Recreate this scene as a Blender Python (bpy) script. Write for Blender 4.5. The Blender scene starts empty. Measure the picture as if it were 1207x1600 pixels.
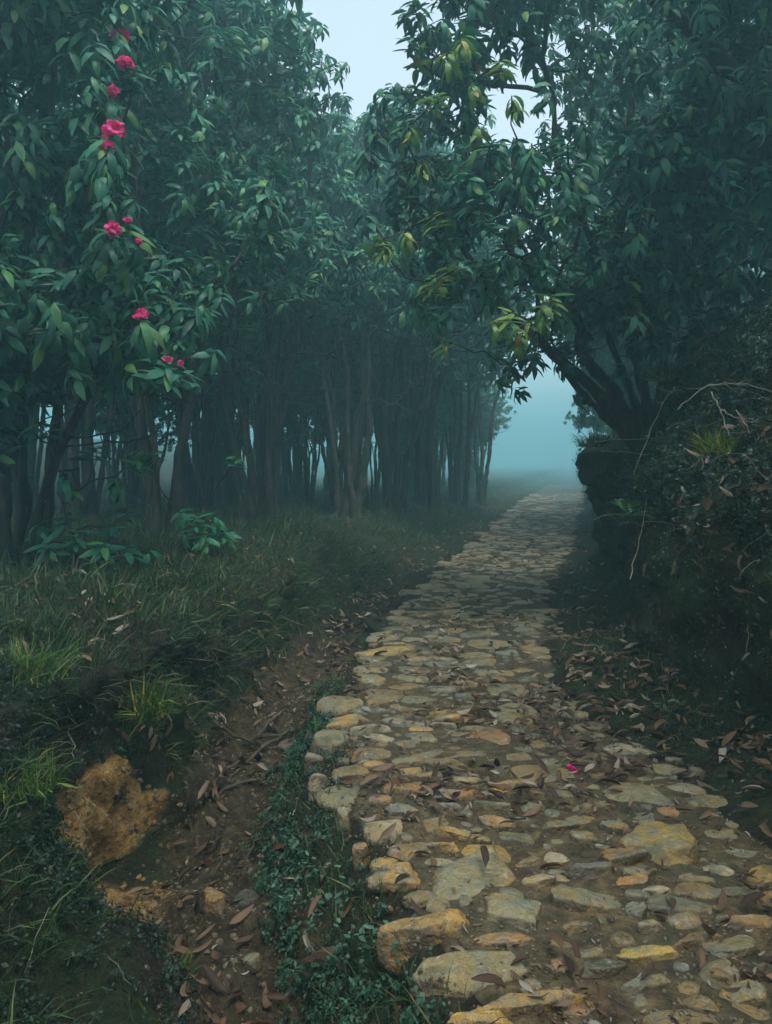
import bpy, bmesh, math, random
import numpy as np
from mathutils import Matrix, Vector, Euler

# ------------------------------------------------------------------ camera, world, sun, exposure
scene = bpy.context.scene
COL = scene.collection
F, CXP, HOR, EYE = 1160.0, 603.5, 722.0, 1.6          # focal length in photo pixels, principal column, horizon row, eye height

cam = bpy.data.cameras.new('camera')
cam_o = bpy.data.objects.new('camera', cam); COL.objects.link(cam_o)
cam.sensor_fit = 'VERTICAL'; cam.sensor_height = 24.0; cam.lens = F / 1600 * 24.0
cam.shift_y = -(800 - HOR) / 1600
cam.clip_start = 0.05; cam.clip_end = 1500
cam_o.location = (0, 0, EYE); cam_o.rotation_euler = (math.radians(90), 0, 0)
scene.camera = cam_o

SUN_EL, SUN_AZ = math.radians(62), math.radians(158)    # azimuth from +Y towards +X
world = bpy.data.worlds.new('World'); scene.world = world; world.use_nodes = True
wn = world.node_tree; wn.nodes.clear()
sky = wn.nodes.new('ShaderNodeTexSky'); sky.sky_type = 'NISHITA'; sky.sun_disc = False
sky.sun_elevation = SUN_EL; sky.sun_rotation = SUN_AZ
sky.air_density = 1.0; sky.dust_density = 3.0; sky.ozone_density = 1.0
hsv = wn.nodes.new('ShaderNodeHueSaturation'); hsv.inputs['Saturation'].default_value = 0.38; hsv.inputs['Hue'].default_value = 0.49
bg = wn.nodes.new('ShaderNodeBackground'); bg.inputs['Strength'].default_value = 0.15
wo = wn.nodes.new('ShaderNodeOutputWorld')
wn.links.new(sky.outputs[0], hsv.inputs['Color']); wn.links.new(hsv.outputs[0], bg.inputs['Color'])
wn.links.new(bg.outputs[0], wo.inputs['Surface'])

sun = bpy.data.lights.new('sun', 'SUN'); sun.energy = 1.15; sun.angle = math.radians(22); sun.color = (1.0, 0.97, 0.92)
sun_o = bpy.data.objects.new('sun', sun); COL.objects.link(sun_o)
sd = Vector((math.sin(SUN_AZ) * math.cos(SUN_EL), math.cos(SUN_AZ) * math.cos(SUN_EL), math.sin(SUN_EL)))
sun_o.rotation_euler = sd.to_track_quat('Z', 'Y').to_euler(); sun_o.location = (0, 0, 30)

vs = scene.view_settings
vs.view_transform = 'Standard'; vs.look = 'None'; vs.gamma = 1.0; vs.use_curve_mapping = False
vs.exposure = 1.36
cy = scene.cycles
cy.max_bounces = 4; cy.diffuse_bounces = 2; cy.glossy_bounces = 2; cy.transmission_bounces = 2; cy.volume_bounces = 2
cy.transparent_max_bounces = 6; cy.use_denoising = True
cy.sample_clamp_indirect = 4.0

rng = np.random.default_rng(11)
random.seed(5)

# ------------------------------------------------------------------ helpers
def W(px, py, d):
    return np.array([(px - CXP) * d / F, d, EYE - (py - HOR) * d / F])

def dep(py, z=0.0):
    return F * (EYE - z) / (py - HOR)

def _h(i, j, k, s):
    h = (i * 374761393 + j * 668265263 + k * 2147483647 + s * 1274126177) & 0xFFFFFFFF
    h = ((h ^ (h >> 13)) * 1274126177) & 0xFFFFFFFF
    h = ((h ^ (h >> 15)) * 2246822519) & 0xFFFFFFFF
    return ((h ^ (h >> 16)) & 0xFFFFFF) / float(0xFFFFFF)

def vnoise(p, s=0):
    p = np.asarray(p, float); ip = np.floor(p).astype(np.int64); f = p - ip; f = f * f * (3 - 2 * f)
    i, j, k = ip[..., 0], ip[..., 1], ip[..., 2]; out = 0
    for a in (0, 1):
        wa = f[..., 0] if a else 1 - f[..., 0]
        for b in (0, 1):
            wb = f[..., 1] if b else 1 - f[..., 1]
            for c in (0, 1):
                wc = f[..., 2] if c else 1 - f[..., 2]
                out = out + wa * wb * wc * _h(i + a, j + b, k + c, s)
    return out * 2 - 1

def fbm(p, octs=4, s=0):
    p = np.asarray(p, float); a, t = 1.0, 0
    for o in range(octs):
        t = t + a * vnoise(p * (2.03 ** o) + 17.3 * o, s + o); a *= 0.5
    return t

def sstep(a, b, x):
    t = np.clip((x - a) / (b - a), 0, 1); return t * t * (3 - 2 * t)

def mesh_np(name, V, Fq, mats=(), smooth=True):
    """V (n,3); Fq: list of face arrays (m,3) or (m,4)."""
    V = np.asarray(V, np.float32).reshape(-1, 3)
    if isinstance(Fq, np.ndarray): Fq = [Fq]
    Fq = [np.asarray(f, np.int32) for f in Fq if len(f)]
    me = bpy.data.meshes.new(name)
    me.vertices.add(len(V)); me.vertices.foreach_set('co', V.ravel())
    loops = np.concatenate([f.ravel() for f in Fq])
    sizes = np.concatenate([np.full(len(f), f.shape[1], np.int32) for f in Fq])
    starts = np.concatenate([[0], np.cumsum(sizes)[:-1]]).astype(np.int32)
    me.loops.add(len(loops)); me.loops.foreach_set('vertex_index', loops)
    me.polygons.add(len(sizes)); me.polygons.foreach_set('loop_start', starts)
    try: me.polygons.foreach_set('loop_total', sizes)
    except Exception: pass
    me.polygons.foreach_set('use_smooth', np.full(len(sizes), smooth, bool))
    for m in (mats if isinstance(mats, (list, tuple)) else [mats]): me.materials.append(m)
    me.update(calc_edges=True)
    return me

def obj(name, me, parent=None, loc=None, mat=None):
    o = bpy.data.objects.new(name, me); COL.objects.link(o)
    if parent is not None: o.parent = parent
    if mat is not None: o.matrix_local = mat
    elif loc is not None: o.location = loc
    return o

def tag(o, label=None, cat=None, group=None, kind=None):
    if label: o['label'] = label
    if cat: o['category'] = cat
    if group: o['group'] = group
    if kind: o['kind'] = kind
    return o

def empty(name, loc, label, cat, group=None):
    e = bpy.data.objects.new(name, None); COL.objects.link(e); e.location = loc; e.empty_display_size = 0.1
    return tag(e, label, cat, group)

def inst(V, Fc, R, T):
    """place template (V,F) with matrices R (n,3,3) and offsets T (n,3) -> merged arrays"""
    n = len(T); P = np.einsum('nij,vj->nvi', R, V) + T[:, None, :]
    Fo = Fc[None] + (np.arange(n) * len(V))[:, None, None]
    return P.reshape(-1, 3), Fo.reshape(-1, Fc.shape[1])

def merge(parts):
    Vs, Fs, o = [], [], 0
    for V, Fc in parts:
        Vs.append(V); Fs.append(Fc + o); o += len(V)
    return np.concatenate(Vs), np.concatenate(Fs)

def frame_z(Z, yaw):
    """rotation matrices whose local z is Z (n,3), spun by yaw"""
    Z = Z / np.linalg.norm(Z, axis=1, keepdims=True)
    ref = np.where(np.abs(Z[:, 2:3]) < 0.95, np.array([[0, 0, 1.0]]), np.array([[1.0, 0, 0]]))
    X = np.cross(ref, Z); X /= np.linalg.norm(X, axis=1, keepdims=True); Y = np.cross(Z, X)
    c, s = np.cos(yaw)[:, None], np.sin(yaw)[:, None]
    return np.stack([X * c + Y * s, -X * s + Y * c, Z], axis=2)

def tube(P, r, sides=6, wob=0.0, seed=0):
    P = np.asarray(P, float); r = np.broadcast_to(np.asarray(r, float), (len(P),)).copy(); n = len(P)
    T = np.gradient(P, axis=0); T /= np.linalg.norm(T, axis=1, keepdims=True) + 1e-9
    ref = np.array([0.31, 0.87, 0.2]) if abs(T[:, 2]).mean() > 0.5 else np.array([0.2, 0.3, 1.0])
    X = np.cross(ref, T); X /= np.linalg.norm(X, axis=1, keepdims=True) + 1e-9; Y = np.cross(T, X)
    a = np.arange(sides) * 2 * math.pi / sides
    ring = P[:, None] + r[:, None, None] * (np.cos(a)[None, :, None] * X[:, None] + np.sin(a)[None, :, None] * Y[:, None])
    if wob: ring = ring + (ring - P[:, None]) * (wob * fbm(ring * 7.0, 3, seed))[..., None]
    V = np.concatenate([ring.reshape(-1, 3), P[-1:] + T[-1:] * r[-1]])
    i = np.arange(n - 1)[:, None] * sides; k = np.arange(sides)[None]; k2 = (k + 1) % sides
    q = np.stack([i + k, i + k2, i + sides + k2, i + sides + k], -1).reshape(-1, 4)
    tip = np.stack([(n - 1) * sides + np.arange(sides), (n - 1) * sides + (np.arange(sides) + 1) % sides,
                    np.full(sides, n * sides), np.full(sides, n * sides)], -1)
    return V, np.concatenate([q, tip[:, [0, 1, 2, 2]]])

def tri_fix(Fq):
    """split quads whose last two indices repeat into true triangles"""
    d = Fq[:, 2] == Fq[:, 3]
    return [Fq[~d], Fq[d][:, :3]]

# ------------------------------------------------------------------ materials
def material(name):
    m = bpy.data.materials.new(name); m.use_nodes = True; nt = m.node_tree; nt.nodes.clear()
    out = nt.nodes.new('ShaderNodeOutputMaterial'); return m, nt, out

class NB:
    def __init__(s, nt): s.nt = nt
    def n(s, t, **kw):
        nd = s.nt.nodes.new(t)
        for k, v in kw.items():
            if k in nd.inputs: 
                if isinstance(v, bpy.types.NodeSocket): s.nt.links.new(v, nd.inputs[k])
                else: nd.inputs[k].default_value = v
            else: setattr(nd, k, v)
        return nd
    def noise(s, scale, vec=None, detail=4.0, rough=0.55):
        nd = s.n('ShaderNodeTexNoise'); nd.inputs['Scale'].default_value = scale
        nd.inputs['Detail'].default_value = detail; nd.inputs['Roughness'].default_value = rough
        if vec is not None: s.nt.links.new(vec, nd.inputs['Vector'])
        return nd.outputs['Fac']
    def ramp(s, fac, a, b, lo=0.0, hi=1.0):
        nd = s.n('ShaderNodeMapRange'); s.nt.links.new(fac, nd.inputs['Value'])
        nd.inputs['From Min'].default_value = a; nd.inputs['From Max'].default_value = b
        nd.inputs['To Min'].default_value = lo; nd.inputs['To Max'].default_value = hi
        return nd.outputs['Result']
    def mix(s, fac, a, b, blend='MIX'):
        nd = s.n('ShaderNodeMix'); nd.data_type = 'RGBA'; nd.blend_type = blend
        for sock, v in ((nd.inputs[0], fac), (nd.inputs[6], a), (nd.inputs[7], b)):
            if isinstance(v, bpy.types.NodeSocket): s.nt.links.new(v, sock)
            elif isinstance(v, (int, float)): sock.default_value = v
            else: sock.default_value = (*v, 1)
        return nd.outputs[2]
    def math(s, op, a, b=None):
        nd = s.n('ShaderNodeMath'); nd.operation = op
        for sock, v in ((nd.inputs[0], a), (nd.inputs[1], b)):
            if v is None: continue
            if isinstance(v, bpy.types.NodeSocket): s.nt.links.new(v, sock)
            else: sock.default_value = v
        return nd.outputs[0]
    def colors(s, fac, stops):
        nd = s.n('ShaderNodeValToRGB'); s.nt.links.new(fac, nd.inputs[0]); e = nd.color_ramp.elements
        while len(e) < len(stops): e.new(0.5)
        for el, (p, c) in zip(e, stops): el.position = p; el.color = (*c, 1)
        return nd.outputs[0]
    def bump(s, h, strength, dist):
        nd = s.n('ShaderNodeBump'); s.nt.links.new(h, nd.inputs['Height'])
        nd.inputs['Strength'].default_value = strength; nd.inputs['Distance'].default_value = dist
        return nd.outputs[0]
    def bsdf(s, out, col, rough=0.7, nrm=None, spec=0.4, trans=None):
        p = s.n('ShaderNodeBsdfPrincipled')
        for k, v in (('Base Color', col), ('Roughness', rough), ('Specular IOR Level', spec)):
            if isinstance(v, bpy.types.NodeSocket): s.nt.links.new(v, p.inputs[k])
            else: p.inputs[k].default_value = (*v, 1) if isinstance(v, tuple) else v
        if nrm is not None: s.nt.links.new(nrm, p.inputs['Normal'])
        sh = p.outputs[0]
        if trans:
            t = s.n('ShaderNodeBsdfTranslucent')
            if isinstance(col, bpy.types.NodeSocket): s.nt.links.new(col, t.inputs['Color'])
            else: t.inputs['Color'].default_value = (*col, 1)
            mx = s.n('ShaderNodeMixShader'); mx.inputs[0].default_value = trans
            s.nt.links.new(sh, mx.inputs[1]); s.nt.links.new(t.outputs[0], mx.inputs[2]); sh = mx.outputs[0]
        s.nt.links.new(sh, out.inputs['Surface'])

def rand_sock(b):
    """one random number for each object or loose piece"""
    oi = b.n('ShaderNodeObjectInfo').outputs['Random']; gi = b.n('ShaderNodeNewGeometry').outputs['Random Per Island']
    return b.math('FRACT', b.math('ADD', oi, gi))

def leaf_material(name, stops, rough=0.42, trans=0.18, spec=0.45, vein=True):
    m, nt, out = material(name); b = NB(nt)
    c = b.colors(rand_sock(b), stops)
    pos = b.n('ShaderNodeTexCoord').outputs['Object']
    n1 = b.noise(9, pos, 3)
    c = b.mix(b.ramp(n1, 0.3, 0.7, 0.0, 0.45), c, (0.02, 0.05, 0.028), 'MIX')
    oc = b.n('ShaderNodeObjectInfo').outputs['Color']
    c = b.mix(1.0, c, oc, 'MULTIPLY')
    b.bsdf(out, c, rough, b.bump(b.noise(60, pos, 2), 0.25, 0.004), spec, trans)
    return m

def build_materials():
    M = {}
    M['leaf'] = leaf_material('rhododendron_leaf', [(0, (0.010, 0.075, 0.050)), (0.35, (0.022, 0.140, 0.088)), (0.7, (0.045, 0.21, 0.125)),
                                                    (0.93, (0.09, 0.25, 0.09)), (1, (0.12, 0.23, 0.06))], 0.45, 0.22, 0.3)
    M['leaf_bright'] = leaf_material('sunlit_young_leaf', [(0, (0.10, 0.24, 0.05)), (0.5, (0.19, 0.34, 0.06)), (0.85, (0.28, 0.36, 0.06)), (1, (0.42, 0.24, 0.05))], 0.4, 0.3)  # new-growth green with sunlit highlights painted into the colour
    M['cover'] = leaf_material('ground_cover_leaf', [(0, (0.008, 0.024, 0.013)), (0.5, (0.016, 0.05, 0.026)), (0.85, (0.035, 0.09, 0.045)), (0.97, (0.10, 0.17, 0.11)), (1, (0.25, 0.3, 0.22))], 0.45, 0.1)
    M['mint'] = leaf_material('creeper_leaf', [(0, (0.05, 0.13, 0.08)), (0.6, (0.09, 0.2, 0.13)), (1, (0.18, 0.3, 0.2))], 0.5, 0.15)
    M['grass'] = leaf_material('grass_blade', [(0, (0.02, 0.05, 0.018)), (0.45, (0.045, 0.10, 0.03)), (0.8, (0.09, 0.17, 0.04)), (0.93, (0.2, 0.21, 0.08)), (1, (0.35, 0.27, 0.13))], 0.5, 0.2)
    M['dryleaf'] = leaf_material('fallen_leaf', [(0, (0.035, 0.022, 0.015)), (0.3, (0.09, 0.052, 0.03)), (0.6, (0.19, 0.11, 0.06)), (0.83, (0.30, 0.21, 0.13)), (0.95, (0.42, 0.36, 0.27)), (1, (0.48, 0.45, 0.36))], 0.6, 0.08, 0.3)
    # the leaf materials darken towards one dull green; dry ones towards brown
    for n in M['dryleaf'].node_tree.nodes:
        if n.type == 'MIX' and n.blend_type == 'MIX': n.inputs[7].default_value = (0.05, 0.03, 0.02, 1)
    # petals
    m, nt, out = material('petal'); b = NB(nt)
    c = b.colors(rand_sock(b), [(0, (0.72, 0.015, 0.15)), (0.6, (0.88, 0.035, 0.28)), (1, (0.92, 0.10, 0.40))])
    b.bsdf(out, c, 0.5, None, 0.3, 0.3); M['petal'] = m
    # bark
    m, nt, out = material('bark'); b = NB(nt); pos = b.n('ShaderNodeTexCoord').outputs['Object']
    mp = b.n('ShaderNodeMapping'); nt.links.new(pos, mp.inputs[0]); mp.inputs['Scale'].default_value = (6, 6, 1.6)
    n1 = b.noise(2.2, mp.outputs[0], 6); n2 = b.noise(2.4, pos, 4)
    c = b.colors(n1, [(0.3, (0.012, 0.010, 0.008)), (0.5, (0.034, 0.029, 0.025)), (0.7, (0.085, 0.07, 0.06))])
    c = b.mix(b.ramp(n2, 0.48, 0.62), c, (0.022, 0.04, 0.018))
    c = b.mix(b.ramp(b.noise(14, pos, 3), 0.66, 0.72, 0, 0.6), c, (0.22, 0.24, 0.2))
    b.bsdf(out, c, 0.85, b.bump(n1, 0.9, 0.03), 0.25); M['bark'] = m
    m, nt, out = material('dry_wood'); b = NB(nt); pos = b.n('ShaderNodeTexCoord').outputs['Object']
    c = b.colors(b.noise(18, pos, 4), [(0.3, (0.05, 0.038, 0.026)), (0.6, (0.13, 0.105, 0.075)), (0.8, (0.26, 0.23, 0.18))])
    b.bsdf(out, c, 0.8, b.bump(b.noise(80, pos, 3), 0.5, 0.005), 0.25); M['wood'] = m
    m, nt, out = material('straw'); b = NB(nt); pos = b.n('ShaderNodeTexCoord').outputs['Object']
    b.bsdf(out, b.colors(b.noise(20, pos, 3), [(0.3, (0.2, 0.17, 0.12)), (0.6, (0.38, 0.34, 0.26)), (0.8, (0.5, 0.47, 0.38))]), 0.7, None, 0.3); M['straw'] = m
    m, nt, out = material('root_strand'); b = NB(nt)
    b.bsdf(out, (0.03, 0.022, 0.015), 0.9, None, 0.2); M['root'] = m
    # stone
    m, nt, out = material('path_stone'); b = NB(nt); tc = b.n('ShaderNodeTexCoord'); geo = b.n('ShaderNodeNewGeometry')
    pos = geo.outputs['Position']; oi = b.n('ShaderNodeObjectInfo')
    base = oi.outputs['Color']
    isl = b.colors(geo.outputs['Random Per Island'], [(0, (0.75, 0.8, 0.8)), (0.4, (1, 1, 0.95)), (0.75, (1.15, 1.05, 0.85)), (1, (1.1, 0.9, 0.7))])
    c = b.mix(1.0, base, isl, 'MULTIPLY')
    n1 = b.noise(5, pos, 6, 0.6); n2 = b.noise(11, pos, 5, 0.65); n3 = b.noise(38, pos, 4, 0.6)
    c = b.mix(b.ramp(n1, 0.44, 0.62, 0, 0.8), c, (0.36, 0.235, 0.08))            # iron stain
    c = b.mix(b.ramp(n2, 0.46, 0.62, 0, 0.8), c, (0.22, 0.235, 0.175))              # grey weathering
    c = b.mix(b.ramp(b.noise(16, pos, 6, 0.7), 0.58, 0.70, 0, 0.75), c, (0.60, 0.56, 0.44))    # pale scrape
    c = b.mix(b.ramp(b.noise(7.3, pos, 5, 0.6), 0.54, 0.66, 0, 0.65), c, (0.05, 0.075, 0.04))  # algae
    sep = b.n('ShaderNodeSeparateXYZ'); nt.links.new(geo.outputs['Normal'], sep.inputs[0])
    up = b.ramp(sep.outputs[2], 0.35, 0.85, 1.0, 0.0)
    c = b.mix(b.math('MULTIPLY', up, b.ramp(n2, 0.35, 0.55, 0.3, 0.9)), c, (0.085, 0.06, 0.035))   # soil clinging to the flanks
    c = b.mix(b.ramp(n3, 0.35, 0.75, 0.0, 0.35), c, (0.09, 0.075, 0.05))
    h = b.math('ADD', b.math('MULTIPLY', n2, 1.2), b.math('MULTIPLY', n3, 0.5))
    b.bsdf(out, c, b.ramp(n1, 0.3, 0.7, 0.36, 0.62), b.bump(h, 0.9, 0.04), 0.5); M['stone'] = m
    # path soil
    m, nt, out = material('path_soil'); b = NB(nt); pos = b.n('ShaderNodeNewGeometry').outputs['Position']
    n1 = b.noise(2.2, pos, 5); n2 = b.noise(14, pos, 5, 0.65); n3 = b.noise(90, pos, 3, 0.6)
    c = b.colors(n2, [(0.3, (0.035, 0.026, 0.014)), (0.52, (0.11, 0.08, 0.038)), (0.72, (0.24, 0.175, 0.08))])
    c = b.mix(b.ramp(n1, 0.45, 0.65, 0, 0.6), c, (0.055, 0.06, 0.035))
    c = b.mix(b.ramp(n3, 0.6, 0.75, 0, 0.5), c, (0.25, 0.19, 0.11))
    sy = b.n('ShaderNodeSeparateXYZ'); nt.links.new(pos, sy.inputs[0])
    c = b.mix(b.ramp(sy.outputs[1], 4.0, 8.5, 0, .8), c, (0.045, 0.048, 0.03))     # the upper stretch is mossy
    h = b.math('ADD', n2, b.math('MULTIPLY', n3, 0.4))
    b.bsdf(out, c, 0.75, b.bump(h, 0.9, 0.025), 0.35); M['soil'] = m
    # ground: soil, moss, clay and litter shares come from the sheet's own vertex layer
    m, nt, out = material('forest_soil'); b = NB(nt); pos = b.n('ShaderNodeNewGeometry').outputs['Position']
    at = b.n('ShaderNodeAttribute'); at.attribute_name = 'zone'
    sp = b.n('ShaderNodeSeparateColor'); nt.links.new(at.outputs['Color'], sp.inputs[0])
    n1 = b.noise(3.0, pos, 5); n2 = b.noise(16, pos, 5, 0.65); n3 = b.noise(70, pos, 3, 0.6)
    c = b.colors(n2, [(0.3, (0.014, 0.011, 0.008)), (0.55, (0.035, 0.026, 0.017)), (0.75, (0.07, 0.05, 0.03))])
    c = b.mix(b.math('MULTIPLY', sp.outputs[1], b.ramp(n1, 0.35, 0.6)), c, b.colors(n2, [(0.3, (0.01, 0.02, 0.008)), (0.7, (0.03, 0.05, 0.018))]))
    clay = b.colors(n2, [(0.3, (0.12, 0.065, 0.022)), (0.52, (0.34, 0.20, 0.065)), (0.72, (0.52, 0.35, 0.14))])
    c = b.mix(b.ramp(b.math('ADD', sp.outputs[0], b.math('MULTIPLY', b.math('SUBTRACT', n1, 0.5), 0.9)), 0.42, 0.58), c, clay)
    lit = b.colors(n2, [(0.3, (0.022, 0.016, 0.009)), (0.52, (0.065, 0.047, 0.024)), (0.72, (0.14, 0.105, 0.052))])
    c = b.mix(b.ramp(b.math('ADD', sp.outputs[2], b.math('MULTIPLY', b.math('SUBTRACT', n1, 0.5), 0.9)), 0.35, 0.65, 0, 0.9), c, lit)
    h = b.math('ADD', n2, b.math('MULTIPLY', n3, 0.4))
    b.bsdf(out, c, 0.85, b.bump(h, 1.0, 0.04), 0.25); M['ground'] = m
    return M
M = build_materials()

# ------------------------------------------------------------------ the ground: one sheet of cross-sections along the path
DK = [-6, 0, 2.1, 2.74, 3.5, 4.9, 6.7, 9.4, 14.5, 23.8, 38, 60, 150]
LK = [1.0, .5, .24, .04, -.2, -.33, -.1, .42, 1.7, 3.9, 7.4, 13, 38]
RK = [2.9, 2.3, 1.75, 1.62, 1.46, 1.17, 1.40, 1.95, 3.6, 6.1, 10.0, 16, 41]
def PL(d): return np.interp(d, DK, LK)
def PR(d): return np.interp(d, DK, RK)
def smooth_interp(d, k, v):
    """interp softened by averaging neighbours"""
    w = 0.12 + 0.05 * np.abs(d); return (np.interp(d - w, k, v) + 2 * np.interp(d, k, v) + np.interp(d + w, k, v)) / 4
GD = [-6, 1.5, 2.1, 2.65, 3.1, 3.6, 4.0, 4.4, 5.4, 7.9, 10, 14, 20, 40, 150]
UV_ = [.36, .36, .36, .38, .38, .38, .40, .38, .3, .2, .2, .2, .2, .2, .2]
FW_ = [.25, .25, .25, .27, .82, .66, .40, .42, .45, .45, .4, .4, .4, .4, .4]
SW_ = [1.2, 1.2, 1.15, .95, .22, .18, .2, .26, .36, .5, .8, 1.0, 1.0, 1, 1]
GZ_ = [.42, .42, .42, .42, .42, .42, .40, .38, .30, .16, .08, .03, .02, .02, .02]
BZ_ = [.30, .30, .32, .38, .60, .56, .50, .50, .48, .48, .5, .42, .35, .25, .2]
VV_ = [.6, .6, .6, .6, .65, .68, .7, .72, .8, .9, .72, .8, .9, 1, 1]
HD = [-6, 2, 4, 6, 7.4, 8.4, 9.4, 10.5, 14, 20, 35, 60, 150]
HH = [1.0, 1.0, 1.0, 1.0, 1.0, .98, .96, .82, .62, .45, .22, .12, .1]

step, rows = [], []
d = -9.5
while d < 305:
    rows.append(d); d += 0.35 if d < 1.2 else 0.035 + 0.013 * max(d - 1.2, 0)
rows = np.array(rows); NRW = len(rows)
def cross_section(d):
    L, R = PL(d), PR(d); g = lambda t: smooth_interp(d, GD, t)
    uv, fw, sw, gz, bz, vv = g(UV_), g(FW_), g(SW_), g(GZ_), g(BZ_), g(VV_)
    H = smooth_interp(d, HD, HH)
    clod = math.exp(-((d - 9.35) / 0.55) ** 2)
    e = L - uv - fw - sw
    far = max(150.0 - 0, 10)
    hl = float(sstep(10, 18, d)) * 1.0
    left = [(-190, -9.0 + 16 * hl), (-40, -8.5 + 14 * hl), (min(-16, e - 9), -6 + 8.5 * hl), (min(-9.5, e - 5), -1.8 + 2.8 * hl), (min(-6, e - 2.6), bz + .2), (e - 1.0, bz + .16), (e - .25, bz + .07), (e, bz),
            (e + sw * .35, bz * .55 - gz * .45), (L - uv - fw, -gz), (L - uv, -gz + .02), (L - uv * .5, -gz * .36), (L - .10, -.03)]
    mid = [(L, -.012), ((L + R) / 2, -.006), (R, -.012)]
    f = R + vv
    right = [(R + .12, .01), (R + vv * .6, .05), (f, .13), (f + .10, .38 * H + .05), (f + .12 - .05 * H, .75 * H + .05), (f + .14 - .10 * clod, 1.05 * H + .05),
             (f + .26 - .42 * clod, 1.45 * H + .1 - .04 * clod), (f + .34 - .62 * clod, 1.66 * H + .12 - .02 * clod), (f + .54 - .26 * clod, 2.0 * H + .1 - .03 * clod), (f + .74, 2.65 * H), (f + 1.15, 3.05 * H), (f + 3, 3.4 * H), (f + 8, 4.4 * H),
             (f + 25, 7.0 * H), (f + 175, 8 * H)]
    NSEG = [4, 4, 6, 8, 12, 9, 5, 9, 8, 12, 6, 5, 2, 13, 13, 2, 6, 6, 8, 8, 8, 8, 4, 7, 7, 8, 10, 8, 6, 5]
    cr = -.0012 * max(min(d, 70) - 24, 0) ** 1.5
    pts = [(a_, z_ + cr) for a_, z_ in left + mid + right]
    X, Z = [], []
    for (a, b), n in zip(zip(pts[:-1], pts[1:]), NSEG):
        t = np.arange(n) / n; X.append(a[0] + (b[0] - a[0]) * t); Z.append(a[1] + (b[1] - a[1]) * t)
    X.append([pts[-1][0]]); Z.append([pts[-1][1]])
    return np.concatenate(X), np.concatenate(Z), f
XS, ZS, FOOT = [], [], []
for d in rows:
    x, z, f = cross_section(d); XS.append(x); ZS.append(z); FOOT.append(f)
G = np.stack([np.array(XS), np.repeat(rows[:, None], len(XS[0]), 1), np.array(ZS)], -1)
# soften the corners across
for _ in range(2):
    G[:, 1:-1] = 0.25 * G[:, :-2] + 0.5 * G[:, 1:-1] + 0.25 * G[:, 2:]
def normals(G):
    du = np.gradient(G, axis=1); dv = np.gradient(G, axis=0)
    N = np.cross(du, dv); return N / (np.linalg.norm(N, axis=2, keepdims=True) + 1e-9)
GN = normals(G)
Lr, Rr, Fr = PL(rows)[:, None], PR(rows)[:, None], np.array(FOOT)[:, None]
onpath = sstep(-.25, .15, G[..., 0] - Lr) * sstep(-.15, .1, Rr - G[..., 0])
steep = 1 - np.abs(GN[..., 2])
amp = (1 - onpath) * (0.075 + 0.16 * sstep(.2, .8, steep) + 0.25 * sstep(6, 20, np.abs(G[..., 0])))
gullyz = sstep(.15, .4, Lr - G[..., 0]) * (1 - sstep(1.6, 2.2, Lr - G[..., 0])) * (G[..., 1] < 8)
ledgez = np.exp(-((G[..., 1] - 9.3) / 1.0) ** 2) * sstep(-.5, 0, G[..., 0] - Fr) * (1 - sstep(1, 1.6, G[..., 0] - Fr)) * sstep(.6, 1.2, G[..., 2])
disp = fbm(G * 1.6, 4, 3) * amp + ledgez * .09 * fbm(G * 4.5, 4, 77) + gullyz * (.045 * fbm(G * 5, 3, 61) + .028 * fbm(G * 16, 3, 62)) + fbm(G * 7, 3, 9) * amp * 0.36
G = G + GN * disp[..., None]
GN = normals(G)
ii = np.arange(NRW - 1)[:, None] * G.shape[1]; jj = np.arange(G.shape[1] - 1)[None]
GF = np.stack([ii + jj, ii + jj + 1, ii + jj + 1 + G.shape[1], ii + jj + G.shape[1]], -1).reshape(-1, 4)
me = mesh_np('ground', G.reshape(-1, 3), GF, M['ground'])
X, Y, Z = G[..., 0], G[..., 1], G[..., 2]
def blob(cx, cy_, cz, r): return np.exp(-(((X - cx) ** 2 + (Y - cy_) ** 2 + (Z - cz) ** 2) / r ** 2))
clay = np.clip(1.5 * blob(-1.38, 3.36, -.14, .28) + 1.5 * blob(-1.16, 3.66, -.10, .26) + 1.1 * blob(-1.25, 3.4, -.32, .26) + .55 * blob(2.15, 5.2, .9, .18) + .5 * blob(1.9, 4.3, .12, .15)
               + .6 * blob(2.1, 7.5, .2, .3), 0, 1.2)
uu = Lr - X
gul = sstep(.12, .35, uu) * (1 - sstep(.75, 1.15, uu)) * sstep(-.06, -.22, Z - .12 * sstep(4, 8, Y))
verge = sstep(-.1, .1, X - Rr) * sstep(.15, -.15, X - Fr - .0)
lit = np.clip(0.72 * gul * (1 - .6 * sstep(6, 9, Y)) + 0.45 * verge * sstep(.45, .0, X - Rr), 0, 1)
moss = np.clip(1.15 * (1 - onpath), 0, 1.2)
ca = me.color_attributes.new('zone', 'FLOAT_COLOR', 'POINT')
ca.data.foreach_set('color', np.stack([clay, moss, lit, np.ones_like(lit)], -1).astype(np.float32).ravel())
ground = tag(obj('ground', me), 'dark mossy forest floor with a gully and a cut earth bank', kind='structure')

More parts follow.
